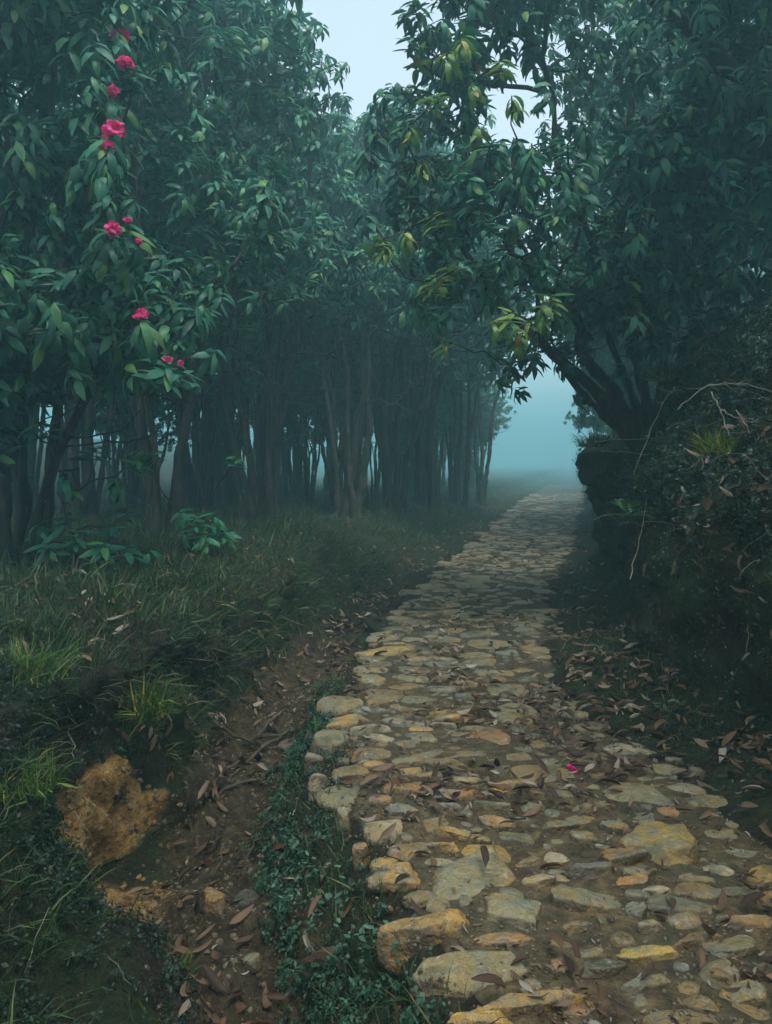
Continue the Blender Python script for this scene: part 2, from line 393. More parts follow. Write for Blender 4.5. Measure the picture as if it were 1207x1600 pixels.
def ground_at(x, y):
    q = (G[..., 0] - x) ** 2 + (G[..., 1] - y) ** 2; q = q + 0.02 * np.clip(1 - GN[..., 2], 0, 1)
    i = np.unravel_index(np.argmin(q), q.shape); p, n = G[i], GN[i]
    dz = -(n[0] * (x - p[0]) + n[1] * (y - p[1])) / max(n[2], .35)
    return p[2] + np.clip(dz, -.15, .15), n
CELL_A = np.linalg.norm(np.cross(G[1:, :-1] - G[:-1, :-1], G[:-1, 1:] - G[:-1, :-1]), axis=2)
def scatter(weight, n, rs):
    """n points on the sheet, drawn by weight (per vertex) times area, inside a slightly widened view"""
    w = weight[:-1, :-1] * CELL_A
    vis = (np.abs(G[:-1, :-1, 0]) < 0.62 * G[:-1, :-1, 1] + .4) & (G[:-1, :-1, 1] > 1.3)
    w = (w * vis).ravel(); c = np.cumsum(w); k = np.searchsorted(c, rs.random(n) * c[-1]); k = np.minimum(k, len(w) - 1)
    i, j = np.unravel_index(k, (G.shape[0] - 1, G.shape[1] - 1)); a, b = rs.random((n, 1)), rs.random((n, 1))
    P = (G[i, j] * (1 - a) + G[i, j + 1] * a) * (1 - b) + (G[i + 1, j] * (1 - a) + G[i + 1, j + 1] * a) * b
    return P, GN[i, j]

# ------------------------------------------------------------------ the stone path
pr = rows[(rows > .8) & (rows < 60)]; tt = np.linspace(0, 1, 44)
PX = (PL(pr) - .05)[:, None] + (PR(pr) + .28 - PL(pr))[:, None] * tt[None]
PY = np.repeat(pr[:, None], 44, 1)
pp = np.stack([PX, PY, np.zeros_like(PX)], -1)
edge = np.minimum(tt, 1 - tt)[None] * (PR(pr) - PL(pr))[:, None]
BED = lambda x, y: 0.012 + 0.018 * fbm(np.stack([x * 2.2, y * 2.2, 0 * x], -1), 3, 21) + 0.007 * fbm(np.stack([x * 13, y * 13, 0 * x], -1), 2, 23)
pp[..., 2] = BED(PX, PY) - .0012 * np.maximum(PY - 24, 0) ** 1.5 - 0.10 * (1 - sstep(0, .16, edge + .06 * fbm(pp * 3, 3, 5)))
i2 = np.arange(len(pr) - 1)[:, None] * 44; j2 = np.arange(43)[None]
path = tag(obj('path', mesh_np('path', pp.reshape(-1, 3), np.stack([i2 + j2, i2 + j2 + 1, i2 + j2 + 45, i2 + j2 + 44], -1).reshape(-1, 4), M['soil'])),
           'worn footpath of embedded ochre and grey stones winding into the mist', kind='structure')

def ico(sub):
    bm = bmesh.new(); bmesh.ops.create_icosphere(bm, subdivisions=sub, radius=1.0)
    V = np.array([v.co[:] for v in bm.verts]); Fc = np.array([[v.index for v in f.verts] for f in bm.faces]); bm.free(); return V, Fc
ICO = {s: ico(s) for s in (1, 2, 3, 4)}
def rock(seed, sub=3, flat=0.35, cuts=8, rough=0.10):
    V, Fc = ICO[sub]; V = V.copy(); rs = np.random.default_rng(seed)
    V = np.sign(V) * np.abs(V) ** np.array([0.72, 0.72, 0.8])
    for k in range(cuts):
        a = rs.uniform(0, 2 * math.pi); n = np.array([math.cos(a), math.sin(a), rs.uniform(-.15, .75)]); n /= np.linalg.norm(n)
        t = V @ n - rs.uniform(.58, .95); V -= n * np.maximum(t, 0)[:, None] * rs.uniform(.7, 1)
    n = np.array([rs.uniform(-.22, .22), rs.uniform(-.22, .22), 1.0]); n /= np.linalg.norm(n)
    t = V @ n - (1 - flat); V -= n * np.maximum(t, 0)[:, None] * .85
    nz = fbm(V * 1.6 + seed * 3.1, 4, seed % 97); V = V * (1 + rough * nz[:, None])
    V[:, 2] += .05 * fbm(V * 5 + seed, 3, seed % 89)
    V[:, 2] = np.maximum(V[:, 2], -.75)
    return V, Fc

PAL = {'O': (.56, .39, .11), 'G': (.27, .285, .18), 'B': (.29, .215, .105), 'R': (.45, .245, .09), 'P': (.55, .52, .39), 'D': (.12, .145, .115), 'S': (.24, .30, .29), 'Y': (.58, .46, .12)}
hero = []
for (x, y, w, h, c, top) in [  # lower picture: position and size in a 1.707x enlargement from (500,1100)
    (305, 552, 255, 120, 'O', .095), (408, 440, 265, 125, 'G', .07), (515, 545, 190, 110, 'G', .07), (715, 515, 190, 100, 'G', .075), (735, 445, 135, 75, 'D', .07),
    (890, 350, 190, 145, 'Y', .10), (805, 395, 150, 80, 'R', .07), (588, 472, 88, 55, 'P', .06), (690, 582, 108, 55, 'S', .06), (838, 545, 66, 84, 'S', .06),
    (880, 588, 70, 44, 'P', .05), (370, 332, 145, 66, 'O', .07), (322, 362, 95, 55, 'O', .06), (195, 420, 135, 70, 'O', .08), (200, 455, 130, 50, 'O', .03), (112, 375, 45, 45, 'R', .07),
    (522, 346, 112, 60, 'D', .06), (395, 690, 310, 115, 'G', .05), (520, 776, 425, 80, 'O', .075), (430, 828, 190, 70, 'O', .05), (755, 690, 155, 74, 'D', .05),
    (875, 655, 170, 56, 'Y', .05), (1005, 632, 140, 60, 'B', .04), (1130, 755, 120, 95, 'Y', .06), (1150, 572, 140, 66, 'R', .06), (870, 742, 115, 46, 'G', .035),
    (712, 352, 76, 54, 'G', .06), (786, 330, 84, 52, 'D', .06), (640, 322, 100, 44, 'B', .05), (835, 475, 90, 52, 'R', .04), (1115, 500, 110, 50, 'D', .035), (900, 500, 70, 34, 'P', .045),
    (960, 548, 160, 60, 'D', .03), (250, 380, 120, 60, 'B', .03), (1100, 640, 150, 60, 'G', .03), (640, 760, 90, 40, 'B', .02), (1010, 800, 110, 50, 'B', .03), (700, 800, 130, 50, 'R', .02),
    (480, 620, 170, 44, 'R', .03), (640, 640, 90, 30, 'B', .02), (1010, 470, 100, 44, 'G', .04), (560, 420, 90, 40, 'B', .035)]:
    hero.append((500 + x / 1.707, 1100 + y / 1.707, w / 1.707, h / 1.707, c, top))
for (x, y, w, h, c, top) in [  # middle stretch, 2.807x enlargement from (470,980)
    (370, 88, 235, 84, 'Y', .07), (110, 475, 145, 112, 'G', .09), (62, 560, 85, 90, 'G', .08), (88, 650, 95, 95, 'P', .08), (190, 795, 95, 120, 'P', .07), (230, 395, 205, 90, 'O', .06),
    (320, 447, 185, 66, 'P', .05), (345, 492, 150, 60, 'P', .05), (455, 410, 205, 62, 'S', .05), (690, 365, 205, 90, 'O', .06), (628, 412, 140, 50, 'P', .05), (842, 478, 225, 112, 'R', .045),
    (965, 385, 250, 150, 'G', .06), (925, 262, 185, 90, 'G', .05), (812, 322, 92, 52, 'P', .05), (722, 245, 132, 62, 'B', .05), (1080, 635, 285, 112, 'B', .055), (900, 682, 205, 92, 'Y', .06),
    (440, 712, 215, 84, 'R', .06), (700, 716, 150, 72, 'R', .055), (842, 757, 185, 72, 'G', .06), (468, 592, 165, 64, 'G', .05), (622, 596, 205, 64, 'B', .045), (322, 616, 92, 64, 'O', .05),
    (622, 776, 155, 54, 'S', .05), (440, 800, 155, 80, 'S', .05), (862, 832, 155, 62, 'R', .055), (1012, 782, 125, 66, 'G', .06), (290, 215, 140, 80, 'G', .06), (330, 325, 120, 56, 'B', .05),
    (450, 345, 140, 52, 'B', .05), (640, 160, 200, 60, 'S', .05), (800, 30, 180, 50, 'D', .05), (970, 60, 140, 70, 'G', .05), (500, 180, 120, 50, 'D', .045), (1140, 730, 130, 70, 'G', .05), (560, 660, 120, 44, 'B', .045)]:
    hero.append((470 + x / 2.807, 980 + y / 2.807, w / 2.807, h / 2.807, c, top))
stones = []   # x, y, half width, half length, top, palette, seed, hero
for k, (px, py, w, h, c, top) in enumerate(hero):
    dd = dep(py, top * .6); x = (px - CXP) * dd / F
    a = w * dd / F / 2 * 1.10
    y0, y1 = dep(py + h / 2, 0.0), dep(py - h / 2, top)
    b_ = min(max((y1 - y0) / 2 * 1.2, .03), a * 1.35, )
    stones.append((x, dd, a, b_, top, c, 100 + k, True))
rs = np.random.default_rng(77)
SA = np.zeros((6000, 4)); NS = len(stones); SA[:NS] = [s[:4] for s in stones]
def try_fill(n, d0, d1, wmin, wmax, aspect, topr, pal, tol=.74, outer=.0):
    global NS
    for _ in range(n):
        y = d0 + (d1 - d0) * rs.random(); x = PL(y) + (PR(y) - PL(y) + outer) * rs.random()
        a = rs.uniform(wmin, wmax) / 2; b_ = a * rs.uniform(*aspect)
        if np.any(((x - SA[:NS, 0]) / (a + SA[:NS, 2])) ** 2 + ((y - SA[:NS, 1]) / (b_ + SA[:NS, 3])) ** 2 < tol): continue
        SA[NS] = (x, y, a, b_); NS += 1
        stones.append((x, y, a, b_, rs.uniform(*topr), pal[rs.integers(len(pal))], 1000 + len(stones), False))
try_fill(700, 1.7, 4.6, .18, .36, (.55, .85), (.01, .04), 'GBBBOPGG', outer=.1)
try_fill(600, 1.7, 4.6, .10, .2, (.55, .9), (.01, .04), 'GBBDOPRG', outer=.1)
try_fill(1500, 4.6, 7.5, .22, .46, (.5, .85), (.03, .06), 'GGDGDGSB')
try_fill(1500, 7.5, 13, .26, .55, (.5, .8), (.03, .065), 'GGDGGDDGB')
try_fill(900, 13, 24, .3, .6, (.5, .8), (.03, .07), 'GGDGGD')
try_fill(700, 24, 38, .4, .8, (.5, .8), (.03, .07), 'GGDGGD')
try_fill(1600, 1.7, 7.5, .05, .13, (.6, 1), (.012, .035), 'GBBDOPRG', outer=.25)
try_fill(1200, 7.5, 16, .10, .22, (.6, 1), (.02, .045), 'GGDB', outer=.1)
protos = [rock(500 + k, 2, .45 + .2 * (k % 3) / 2, 8, .09) for k in range(18)]
proto_me = [mesh_np('stone', v, f, M['stone']) for v, f in protos]
order = sorted(range(len(stones)), key=lambda k: -(stones[k][2] / stones[k][1]) * (3 if stones[k][7] else 1))
rest = []
for rank, k in enumerate(order):
    x, y, a, b_, top, c, seed, is_hero = stones[k]; sr = np.random.default_rng(seed)
    zt = float(BED(np.array(x), np.array(y))) - .0012 * max(y - 24, 0) ** 1.5 + top * (.55 if is_hero else .38); c3 = max(.6 * min(a, b_), top * 1.15, .03)
    yaw = sr.uniform(-.25, .25) + (math.pi if sr.random() < .5 else 0); colr = (np.array(PAL[c]) * .86 + np.array([.25, .225, .14]) * .14) * sr.uniform(.8, 1.15) * (1 - .3 * float(sstep(4.5, 8, y)))     # stones darken along the upper stretch
    if rank < 300:
        if is_hero:
            V, Fc = rock(seed, 4 if y < 3.4 else 3, sr.uniform(.3, .6), 9, .10)
            me = mesh_np('stone', V, Fc, M['stone'])
            mx = (V[:, 2].max()) * c3
        else:
            me = proto_me[seed % 18]; mx = protos[seed % 18][0][:, 2].max() * c3
        o = obj('stone', me, path); o.location = (x, y, zt - mx); o.scale = (a * 1.1, b_ * 1.1, c3); o.rotation_euler = (sr.uniform(-.06, .06), sr.uniform(-.06, .06), yaw)
        o.color = (*colr, 1)
    else:
        V, Fc = protos[seed % 18]; V = V * np.array([a, b_, c3]); cc, ss = math.cos(yaw), math.sin(yaw)
        V = V @ np.array([[cc, ss, 0], [-ss, cc, 0], [0, 0, 1]]) + np.array([x, y, zt - V[:, 2].max()]); rest.append((V, Fc))
if rest:
    V, Fc = merge(rest); o = obj('stones', mesh_np('stones', V, Fc, M['stone']), path); o['kind'] = 'stuff'; o.color = (.2, .19, .14, 1)
# grit
P = np.stack([rs.random(4200), 1.6 + 5.0 * rs.random(4200) ** 1.4, np.zeros(4200)], -1); P[:, 0] = PL(P[:, 1]) - .1 + (PR(P[:, 1]) - PL(P[:, 1]) + .4) * P[:, 0]
P[:, 2] = BED(P[:, 0], P[:, 1]) + .001
sc = rs.uniform(.003, .011, 4200) * (1 + (rs.random(4200) > .95))
R = frame_z(rs.normal(size=(4200, 3)), rs.uniform(0, 6.28, 4200)) * sc[:, None, None]
V, Fc = inst(ICO[1][0] * np.array([1, .8, .6]), ICO[1][1], R, P)
o = obj('gravel', mesh_np('gravel', V, Fc, M['stone'])); tag(o, 'fine grit strewn between the path stones', 'gravel', kind='stuff'); o.color = (.2, .16, .1, 1)

# clods and crumbs of earth on the clay face, the gully floor and the bank foot
def crumbs(weight, n, smin, smax, colr, label, seed):
    r_ = np.random.default_rng(seed); P, N = scatter(weight, n, r_); sc_ = smin + (smax - smin) * r_.random(n) ** 3
    V0 = ICO[1][0] * (1 + .25 * fbm(ICO[1][0] * 2.2, 2, seed))[:, None] * np.array([1, .8, .65]); R = frame_z(N + r_.normal(size=P.shape) * .6, r_.uniform(0, 6.28, n)) * sc_[:, None, None]
    V, Fc = inst(V0, ICO[1][1], R, P - N * sc_[:, None] * .1); o = obj('soil_crumbs', mesh_np('soil_crumbs', V, Fc, M['stone'], smooth=False)); o.color = (*colr, 1); return tag(o, label, 'soil', kind='stuff')
crumbs(sstep(.25, .7, clay) * (Y < 5) * (Y > 2.5) * (X < 0), 750, .004, .024, (.46, .27, .08), 'ochre clay crumbs breaking from the bare gully face', 801)
crumbs(gul * (Y < 6), 2600, .003, .022, (.11, .08, .04), 'earth crumbs and pebbles on the gully floor', 802)
crumbs(sstep(-.3, .1, X - Fr) * (1 - sstep(.3, .7, X - Fr)) * (Z < 1.2) * (Y < 8) / (1 + np.maximum(Y, 0) ** 2 / 20), 900, .004, .02, (.03, .026, .018), 'dark earth clods on the cut bank face', 803)

# ------------------------------------------------------------------ leaves
def leaf_tpl(L, Wd, droop, fold=.25, segs=4, petiole=.1, a0=.25):
    """a leaf along +x from the origin, bending down by `droop` radians; (v, quads)"""
    t = np.linspace(0, 1, segs + 1); ang = a0 - droop * t ** .8
    dx = np.cos(ang) * L / segs; dz = np.sin(ang) * L / segs
    x = np.concatenate([[0], np.cumsum(dx[:-1])]); z = np.concatenate([[0], np.cumsum(dz[:-1])])
    w = Wd / 2 * np.sin(math.pi * np.clip(petiole + (1 - petiole) * t, 0, 1) ** 1.0) ** .62; w[0] = Wd * .06; w[-1] = Wd * .07
    mid = np.stack([x, 0 * x, z], -1); up = np.stack([-np.sin(ang), 0 * x, np.cos(ang)], -1)
    l = mid + np.stack([0 * x, w, 0 * x], -1) - up * (w * fold)[:, None]; r = mid - np.stack([0 * x, w, 0 * x], -1) - up * (w * fold)[:, None]
    V = np.stack([l, mid, r], 1).reshape(-1, 3); k = np.arange(segs)[:, None] * 3
    Fc = np.concatenate([k + np.array([[0, 1, 4, 3]]), k + np.array([[1, 2, 5, 4]])])
    return V, Fc
LEAVES = [leaf_tpl(.195, .060, dr, fo, 5) for dr, fo in ((1.0, .3), (1.5, .35), (1.9, .25), (.5, .2))]
LEAF_ME = [mesh_np('leaf', v, f, M['leaf']) for v, f in LEAVES]
LEAF_ME_B = [mesh_np('leaf', v, f, M['leaf_bright']) for v, f in LEAVES]
WHORLS, WHORL_ME, WHORL_ME_B = [], [], []
for k in range(10):
    r_ = np.random.default_rng(40 + k); n = int(r_.integers(10, 15)); items = []
    for q in range(n):
        az = q * 2.399 + r_.uniform(-.3, .3); pitch = r_.uniform(.1, 1.0) if k % 3 else r_.uniform(-.2, .25)
        li = int(r_.choice([0, 1, 1, 2])) if k % 3 else int(r_.choice([0, 0, 3]))
        mt = Matrix.Translation((0, 0, -.012 * q)) @ Matrix.Rotation(az, 4, 'Z') @ Matrix.Rotation(pitch, 4, 'Y') @ Matrix.Rotation(r_.uniform(-.4, .4), 4, 'X') @ Matrix.Diagonal((*([r_.uniform(.7, 1.12)] * 3), 1))
        items.append((li, mt))
    WHORLS.append(items)
    parts = []
    for li, mt in items:
        A = np.array(mt); V, Fc = LEAVES[li]; parts.append((V @ A[:3, :3].T + A[:3, 3], Fc))
    V, Fc = merge(parts); WHORL_ME.append(mesh_np('leaf_whorl', V, Fc, M['leaf'])); WHORL_ME_B.append(mesh_np('leaf_whorl', V, Fc, M['leaf_bright']))
# light whorls for the joined masses: fewer faces a leaf
LITE = []
for k in range(6):
    r_ = np.random.default_rng(80 + k); parts = []
    for q in range(9):
        V, Fc = leaf_tpl(.20, .066, r_.uniform(.8, 1.9), .3, 3)
        mt = np.array(Matrix.Rotation(q * 2.399, 4, 'Z') @ Matrix.Rotation(r_.uniform(.1, 1.0), 4, 'Y') @ Matrix.Rotation(r_.uniform(-.3, .3), 4, 'X'))
        parts.append(((V @ mt[:3, :3].T) * r_.uniform(.75, 1.15) + np.array([0, 0, -.015 * q]), Fc))
    LITE.append(merge(parts))

def flower_mesh(seed):
    parts = []; r_ = np.random.default_rng(seed)
    for q in range(15):
        if r_.random() < .2: continue
        gs = r_.uniform(.75, 1.2)
        u = (q + .5) / 15; ph = q * 2.399; ct = 1 - 1.35 * u; st = math.sqrt(max(0, 1 - ct * ct)); ax = np.array([[st * math.cos(ph), st * math.sin(ph), ct]])
        R = frame_z(ax + r_.normal(size=3) * .22, np.array([r_.uniform(0, 6)]))[0]
        for p in range(5):
            a = p * 2 * math.pi / 5
            pts = []
            for (rr, zz, hw) in ((.004, .02, .004), (.012, .048, .013), (.03, .066, .019), (.042, .066, .012)):
                for sgn in (-1, 0, 1):
                    pts.append((rr, sgn * hw, zz + (.004 if sgn else 0)))
            V = np.array(pts); c_, s_ = math.cos(a), math.sin(a)
            V = V @ np.array([[c_, s_, 0], [-s_, c_, 0], [0, 0, 1]]); Fc = np.concatenate([np.array([[0, 1, 4, 3], [1, 2, 5, 4]]) + 3 * k for k in range(3)])
            parts.append(((V * gs * np.array([1, r_.uniform(.8, 1.3), r_.uniform(.85, 1.15)])) @ R.T + r_.normal(size=3) * .006, Fc))
    V, Fc = merge(parts); return mesh_np('flower_truss', V * 1.05, Fc, M['petal'])
FLOWERS = [flower_mesh(k) for k in (3, 4, 5)]; FLOWER_ME = FLOWERS[0]

# ------------------------------------------------------------------ trees
def stem_line(p0, p1, n, wob, r_):
    t = np.linspace(0, 1, n)[:, None]; P = p0 * (1 - t) + p1 * t; s = r_.uniform(0, 50)
    off = np.stack([fbm(np.stack([t[:, 0] * 2.3 + s, 0 * t[:, 0] + q * 9.1, 0 * t[:, 0]], -1), 3, 7) for q in range(3)], -1)
    return P + off * wob * np.sin(np.clip(t * 1.6, 0, math.pi / 2)) * np.array([1, 1, .3])

def grow(stems, attract, r_, attach=.3, sag=.12, step=.22):
    """stems: list of (points, radius0, radius1). Returns nodes, parents, radii, stem flags, attractor node ids"""
    pos, par, fix, flag, plen = [], [], [], [], []
    for P, r0, r1 in stems:
        first = len(pos); m = len(P)
        for k, p in enumerate(P):
            pos.append(p); par.append(-1 if k == 0 else len(pos) - 2); fix.append(r0 + (r1 - r0) * k / (m - 1)); flag.append(1 if k / (m - 1) >= attach else 0)
            plen.append(0)
    nst = len(pos); A = np.array(attract)
    cap = nst + len(A) * 40; PB = np.zeros((cap, 3)); PB[:nst] = pos; OK = np.zeros(cap, bool); OK[:nst] = np.array(flag, bool); LEN = np.zeros(cap)
    par = list(par) + [0] * (cap - nst); cnt = nst
    d0 = np.min(np.linalg.norm(A[:, None] - PB[None, :nst][:, OK[:nst]], axis=2), axis=1); tips = np.zeros(len(A), int)
    for ai in np.argsort(d0):
        a = A[ai]; D = a - PB[:cnt]; dist = np.linalg.norm(D, axis=1) + 1e-6
        cost = dist * (1 + .7 * np.clip(-D[:, 2] / dist, 0, 1)) + .28 * LEN[:cnt]; cost[~OK[:cnt]] = 1e9
        b_ = int(np.argmin(cost)); ds = dist[b_]; n = max(1, int(math.ceil(ds / step))); p0 = PB[b_]; prev = b_
        g = par[b_]; dirp = PB[b_] - PB[g] if g >= 0 else np.array([0, 0, 1.0]); dirp = dirp / (np.linalg.norm(dirp) + 1e-6)
        ctrl = p0 + (a - p0) * .45 + dirp * ds * .18 + np.array([0, 0, -sag * ds]) + r_.normal(size=3) * .07 * ds
        for k in range(1, n + 1):
            t = k / n; q = p0 * (1 - t) ** 2 + ctrl * 2 * t * (1 - t) + a * t * t + (r_.normal(size=3) * .018 if k < n else 0)
            PB[cnt] = q; par[cnt] = prev; OK[cnt] = True; LEN[cnt] = LEN[b_] + ds * t; prev = cnt; cnt += 1
        tips[ai] = prev
    PB, par = PB[:cnt], np.array(par[:cnt]); rad = np.zeros(cnt)
    acc = np.zeros(cnt); acc[tips] += .0058 ** 2.25
    for k in range(cnt - 1, -1, -1):
        rad[k] = max(acc[k], .0045 ** 2.25) ** (1 / 2.25)
        if par[k] >= 0 and k >= nst: acc[par[k]] += acc[k]
    rad[:nst] = np.array(fix); rad[nst:] = np.minimum(rad[nst:], .075)
    return PB, par, rad, nst, tips

def tubes(PB, par, rad, nst, thin=1.0):
    """polyline chains, grouped by the limb they belong to (-1: the stems)"""
    n = len(PB); kids = [[] for _ in range(n)]
    for k in range(n):
        if par[k] >= 0: kids[par[k]].append(k)
    limb = np.full(n, -1)
    for k in range(nst, n): limb[k] = k if par[k] < nst else limb[par[k]]
    out = {}
    starts = [k for k in range(nst) if par[k] < 0] + []
    stack = [(None, k) for k in starts]
    while stack:
        p, k = stack.pop(); chain = ([p] if p is not None else []) + [k]
        while True:
            c = kids[chain[-1]]
            if not c: break
            nxt = [q for q in c if q < nst] or c
            m = max(nxt, key=lambda q: rad[q])
            if chain[-1] < nst and m >= nst: 
                for q in c: stack.append((chain[-1], q))
                break
            for q in c:
                if q != m: stack.append((chain[-1], q))
            chain.append(m)
        if len(chain) < 2: continue
        P = PB[chain]; rr = rad[chain].copy()
        if p is not None: rr[0] = min(rr[0], rr[1] * 1.15)
        sd_ = 9 if rr.max() > .05 else 6 if rr.max() > .02 else 4 if rr.max() > .008 else 3
        wob = .35 if rr.max() > .035 else 0
        if k < nst and p is None:     # refine the stem so that the bark can be uneven
            t = np.linspace(0, len(P) - 1, len(P) * 3); P2 = np.stack([np.interp(t, np.arange(len(P)), P[:, q]) for q in range(3)], -1); rr = np.interp(t, np.arange(len(P)), rr)
            rr = rr * (1 + .5 * np.exp(-np.arange(len(rr)) / 3.0)); P = P2; sd_ = 10
        out.setdefault(int(limb[chain[-1]]) if chain[-1] >= nst else -1, []).append(tube(P, rr, sd_, wob, 3))
    return out, limb

def crown_points(ells, r_, mind=.17, gaps=True):
    pts = []
    for (c, rd, n) in ells:
        c, rd = np.array(c, float), np.array(rd, float); k = 0; tries = 0
        while k < n and tries < n * 16:
            tries += 1; v = r_.normal(size=3); v /= np.linalg.norm(v); rr = r_.uniform(.25, 1) ** .45
            lump = 1 + .4 * vnoise((v * 2.1 + c)[None], 4)[0]
            p = c + v * rr * rd * lump
            if v[2] < -.1 and rr < .75: continue
            if gaps and vnoise((p * np.array([1.0, 1.0, 1.5]) + 3.7)[None], 12)[0] < -.12 + .1 * r_.random(): continue
            if pts and np.min(np.sum((np.array(pts[-220:]) - p) ** 2, 1)) < mind ** 2: continue
            pts.append(p); k += 1
    return pts

def whorl_axes(P, center, r_):
    out = P - center; out /= np.linalg.norm(out, axis=1, keepdims=True) + 1e-6
    return out * .5 + np.array([0, 0, 1.0]) + r_.normal(size=P.shape) * .22

def tree(name, label, base, stems, ells, seed, extra=(), n_whorl=240, n_hero=24, scale=1.0, attach=.3, group=None, center=None, lite_extra=0, tint=(1, 1, 1), bright=.0, sag=.12, mind=.21, fill=2, bare=()):
    """stems: (top point, radius0, radius1, offset). extra: (point, scale, flower?, bright?)"""
    r_ = np.random.default_rng(seed); base = np.array(base, float)
    root = empty(name, base, label, 'tree', group)
    SL = [(stem_line(base + np.array([ox, oy, -.15]), np.array(top), max(8, int(np.linalg.norm(np.array(top) - base) / .22)), wb, r_), r0, r1) for (top, r0, r1, (ox, oy), wb) in stems]
    A = crown_points(ells, r_, mind); ne = len(extra); A = [np.array(e[0]) for e in extra] + A
    nb = len(A); A = A + crown_points(bare, r_, .12, False) if bare else A
    PB, par, rad, nst, tips = grow(SL, A, r_, attach, sag); A = A[:nb]
    groups, limb = tubes(PB, par, rad, nst)
    # flimsy limbs stay with the stems; sturdy ones are parts
    trunk_parts = []; 
    for gid, parts in groups.items():
        nv = sum(len(p[0]) for p in parts)
        if gid == -1 or nv < 260: trunk_parts += parts
        else:
            V, Fc = merge(parts); obj('branch', mesh_np('branch', V - base, tri_fix(Fc), M['bark']), root)
    V, Fc = merge(trunk_parts); obj('trunk', mesh_np('trunk', V - base, tri_fix(Fc), M['bark']), root)
    A = np.array(A); cen = np.array(center if center is not None else ells[0][0]) - np.array([0, 0, .6]); ax = whorl_axes(A, cen, r_)
    R = frame_z(ax, r_.uniform(0, 6.28, len(A))); S = scale * r_.uniform(.8, 1.15, len(A))
    # the whorls that show largest come first
    near = np.argsort(A[:, 1] + 3 * (np.abs(A[:, 0]) > .55 * A[:, 1]) + 2 * ((A[:, 2] - EYE) > .64 * A[:, 1])); near = [k for k in range(ne)] + [k for k in near if k >= ne]
    lite = []
    for rank, k in enumerate(near):
        sc_, fl, br = S[k], False, r_.random() < bright
        if k < ne: sc_, fl, br = extra[k][1] * scale, extra[k][2], extra[k][3]
        mt = Matrix(np.vstack([np.hstack([R[k] * sc_, (A[k] - base)[:, None]]), [0, 0, 0, 1]]).tolist())
        wi = int(r_.integers(10)); tn = np.array(tint) * r_.uniform(.8, 1.2)
        if fl:
            s_ = fl; f = obj('flower_truss', FLOWERS[k % 3], root, mat=Matrix.Translation((0, 0, .03)) @ Matrix.Translation(Vector(A[k] - base)) @ Matrix.Rotation(r_.uniform(-.2, .9), 4, 'X') @ Matrix.Rotation(r_.uniform(0, 6), 4, 'Z') @ Matrix.Diagonal((s_, s_, s_ * .85, 1)))
        if rank < n_hero:
            e = bpy.data.objects.new('leaf_whorl', None); COL.objects.link(e); e.parent = root; e.matrix_local = mt; e.empty_display_size = .05
            for li, lm in WHORLS[wi]:
                o = obj('leaf', (LEAF_ME_B if br else LEAF_ME)[li], e, mat=lm); o.color = (*tn, 1)
        elif rank < n_hero + n_whorl:
            o = obj('leaf_whorl', (WHORL_ME_B if br else WHORL_ME)[wi], root, mat=mt); o.color = (*tn, 1)
        else: lite.append(k)
    LA, LR = [A[lite]] if lite else [], [R[lite] * S[lite][:, None, None] * 1.05] if lite else []
    for q in range(fill):        # side shoots around each twig end
        off = r_.normal(size=A.shape) * .17 + np.array([0, 0, -.05]); keep = np.arange(ne, len(A))
        LA.append((A + off)[keep]); LR.append((frame_z(ax + r_.normal(size=A.shape) * .3, r_.uniform(0, 6.28, len(A))) * (S * r_.uniform(.8, 1.05, len(A)))[:, None, None])[keep])
    if LA:
        LA, LR = np.concatenate(LA), np.concatenate(LR); parts = []
        for q in range(6):
            if len(LA[q::6]): parts.append(inst(LITE[q][0], LITE[q][1], LR[q::6], LA[q::6] - base))
        V, Fc = merge(parts); o = obj('foliage', mesh_np('foliage', V, Fc, M['leaf']), root); o['kind'] = 'stuff'; o.color = (*tint, 1)
    return root

def gz(x, y): return float(ground_at(x, y)[0])
def base_at(x, y): return (x, y, gz(x, y))
def auto_stems(b, n, h, spread, r0, r_, lean=(0, 0)):
    out = []
    for q in range(n):
        a = q * 2.4 + r_.uniform(0, 1); rr = spread * r_.uniform(.5, 1); hh = h * r_.uniform(.8, 1.05)
        wb_ = r_.uniform(.22, .52); out.append(((b[0] + math.cos(a) * rr + lean[0], b[1] + math.sin(a) * rr + lean[1], b[2] + hh), r0 * r_.uniform(.6, 1.5), r0 * .35, (math.cos(a) * r0 * 1.3 + r_.uniform(-.2, .2), math.sin(a) * r0 * 1.3 + r_.uniform(-.15, .15)), wb_))
    return out

sr = np.random.default_rng(9)
# --- row along the gully
FL = [(188, 64, 5.7, .85), (196, 108, 5.6, .72), (178, 150, 5.5, .6), (176, 213, 5.15, 1.0), (171, 236, 5.1, .5), (176, 366, 5.1, .72), (200, 352, 5.3, .36), (217, 384, 5.2, .3), (221, 499, 5.1, .62), (262, 570, 5.5, .42), (283, 574, 5.6, .3)]
b = base_at(-3.55, 7.0)
tree('rhododendron_tree', 'dark many-stemmed rhododendron at the picture edge bearing all the pink flowers', b,
     auto_stems(b, 7, 4.2, 1.0, .06, sr, (.35, -.2)), [((-3.1, 6.5, 4.3), (1.75, 1.3, 2.1), 330), ((-2.5, 6.6, 3.6), (.9, .8, 1.1), 90), ((-3.6, 6.2, 2.7), (1.0, .7, .7), 70), ((-2.9, 6.1, 2.35), (.9, .6, .6), 70)], 21,
     extra=[(W(px, py, d), 1.1, s, False) for px, py, d, s in FL], n_whorl=260, n_hero=28, attach=.18, center=(-3.2, 7, 3.6), scale=1.12, fill=1, bare=[((-3.0, 6.8, 2.2), (1.2, .8, .9), 70)])
b = base_at(-2.85, 9.4)
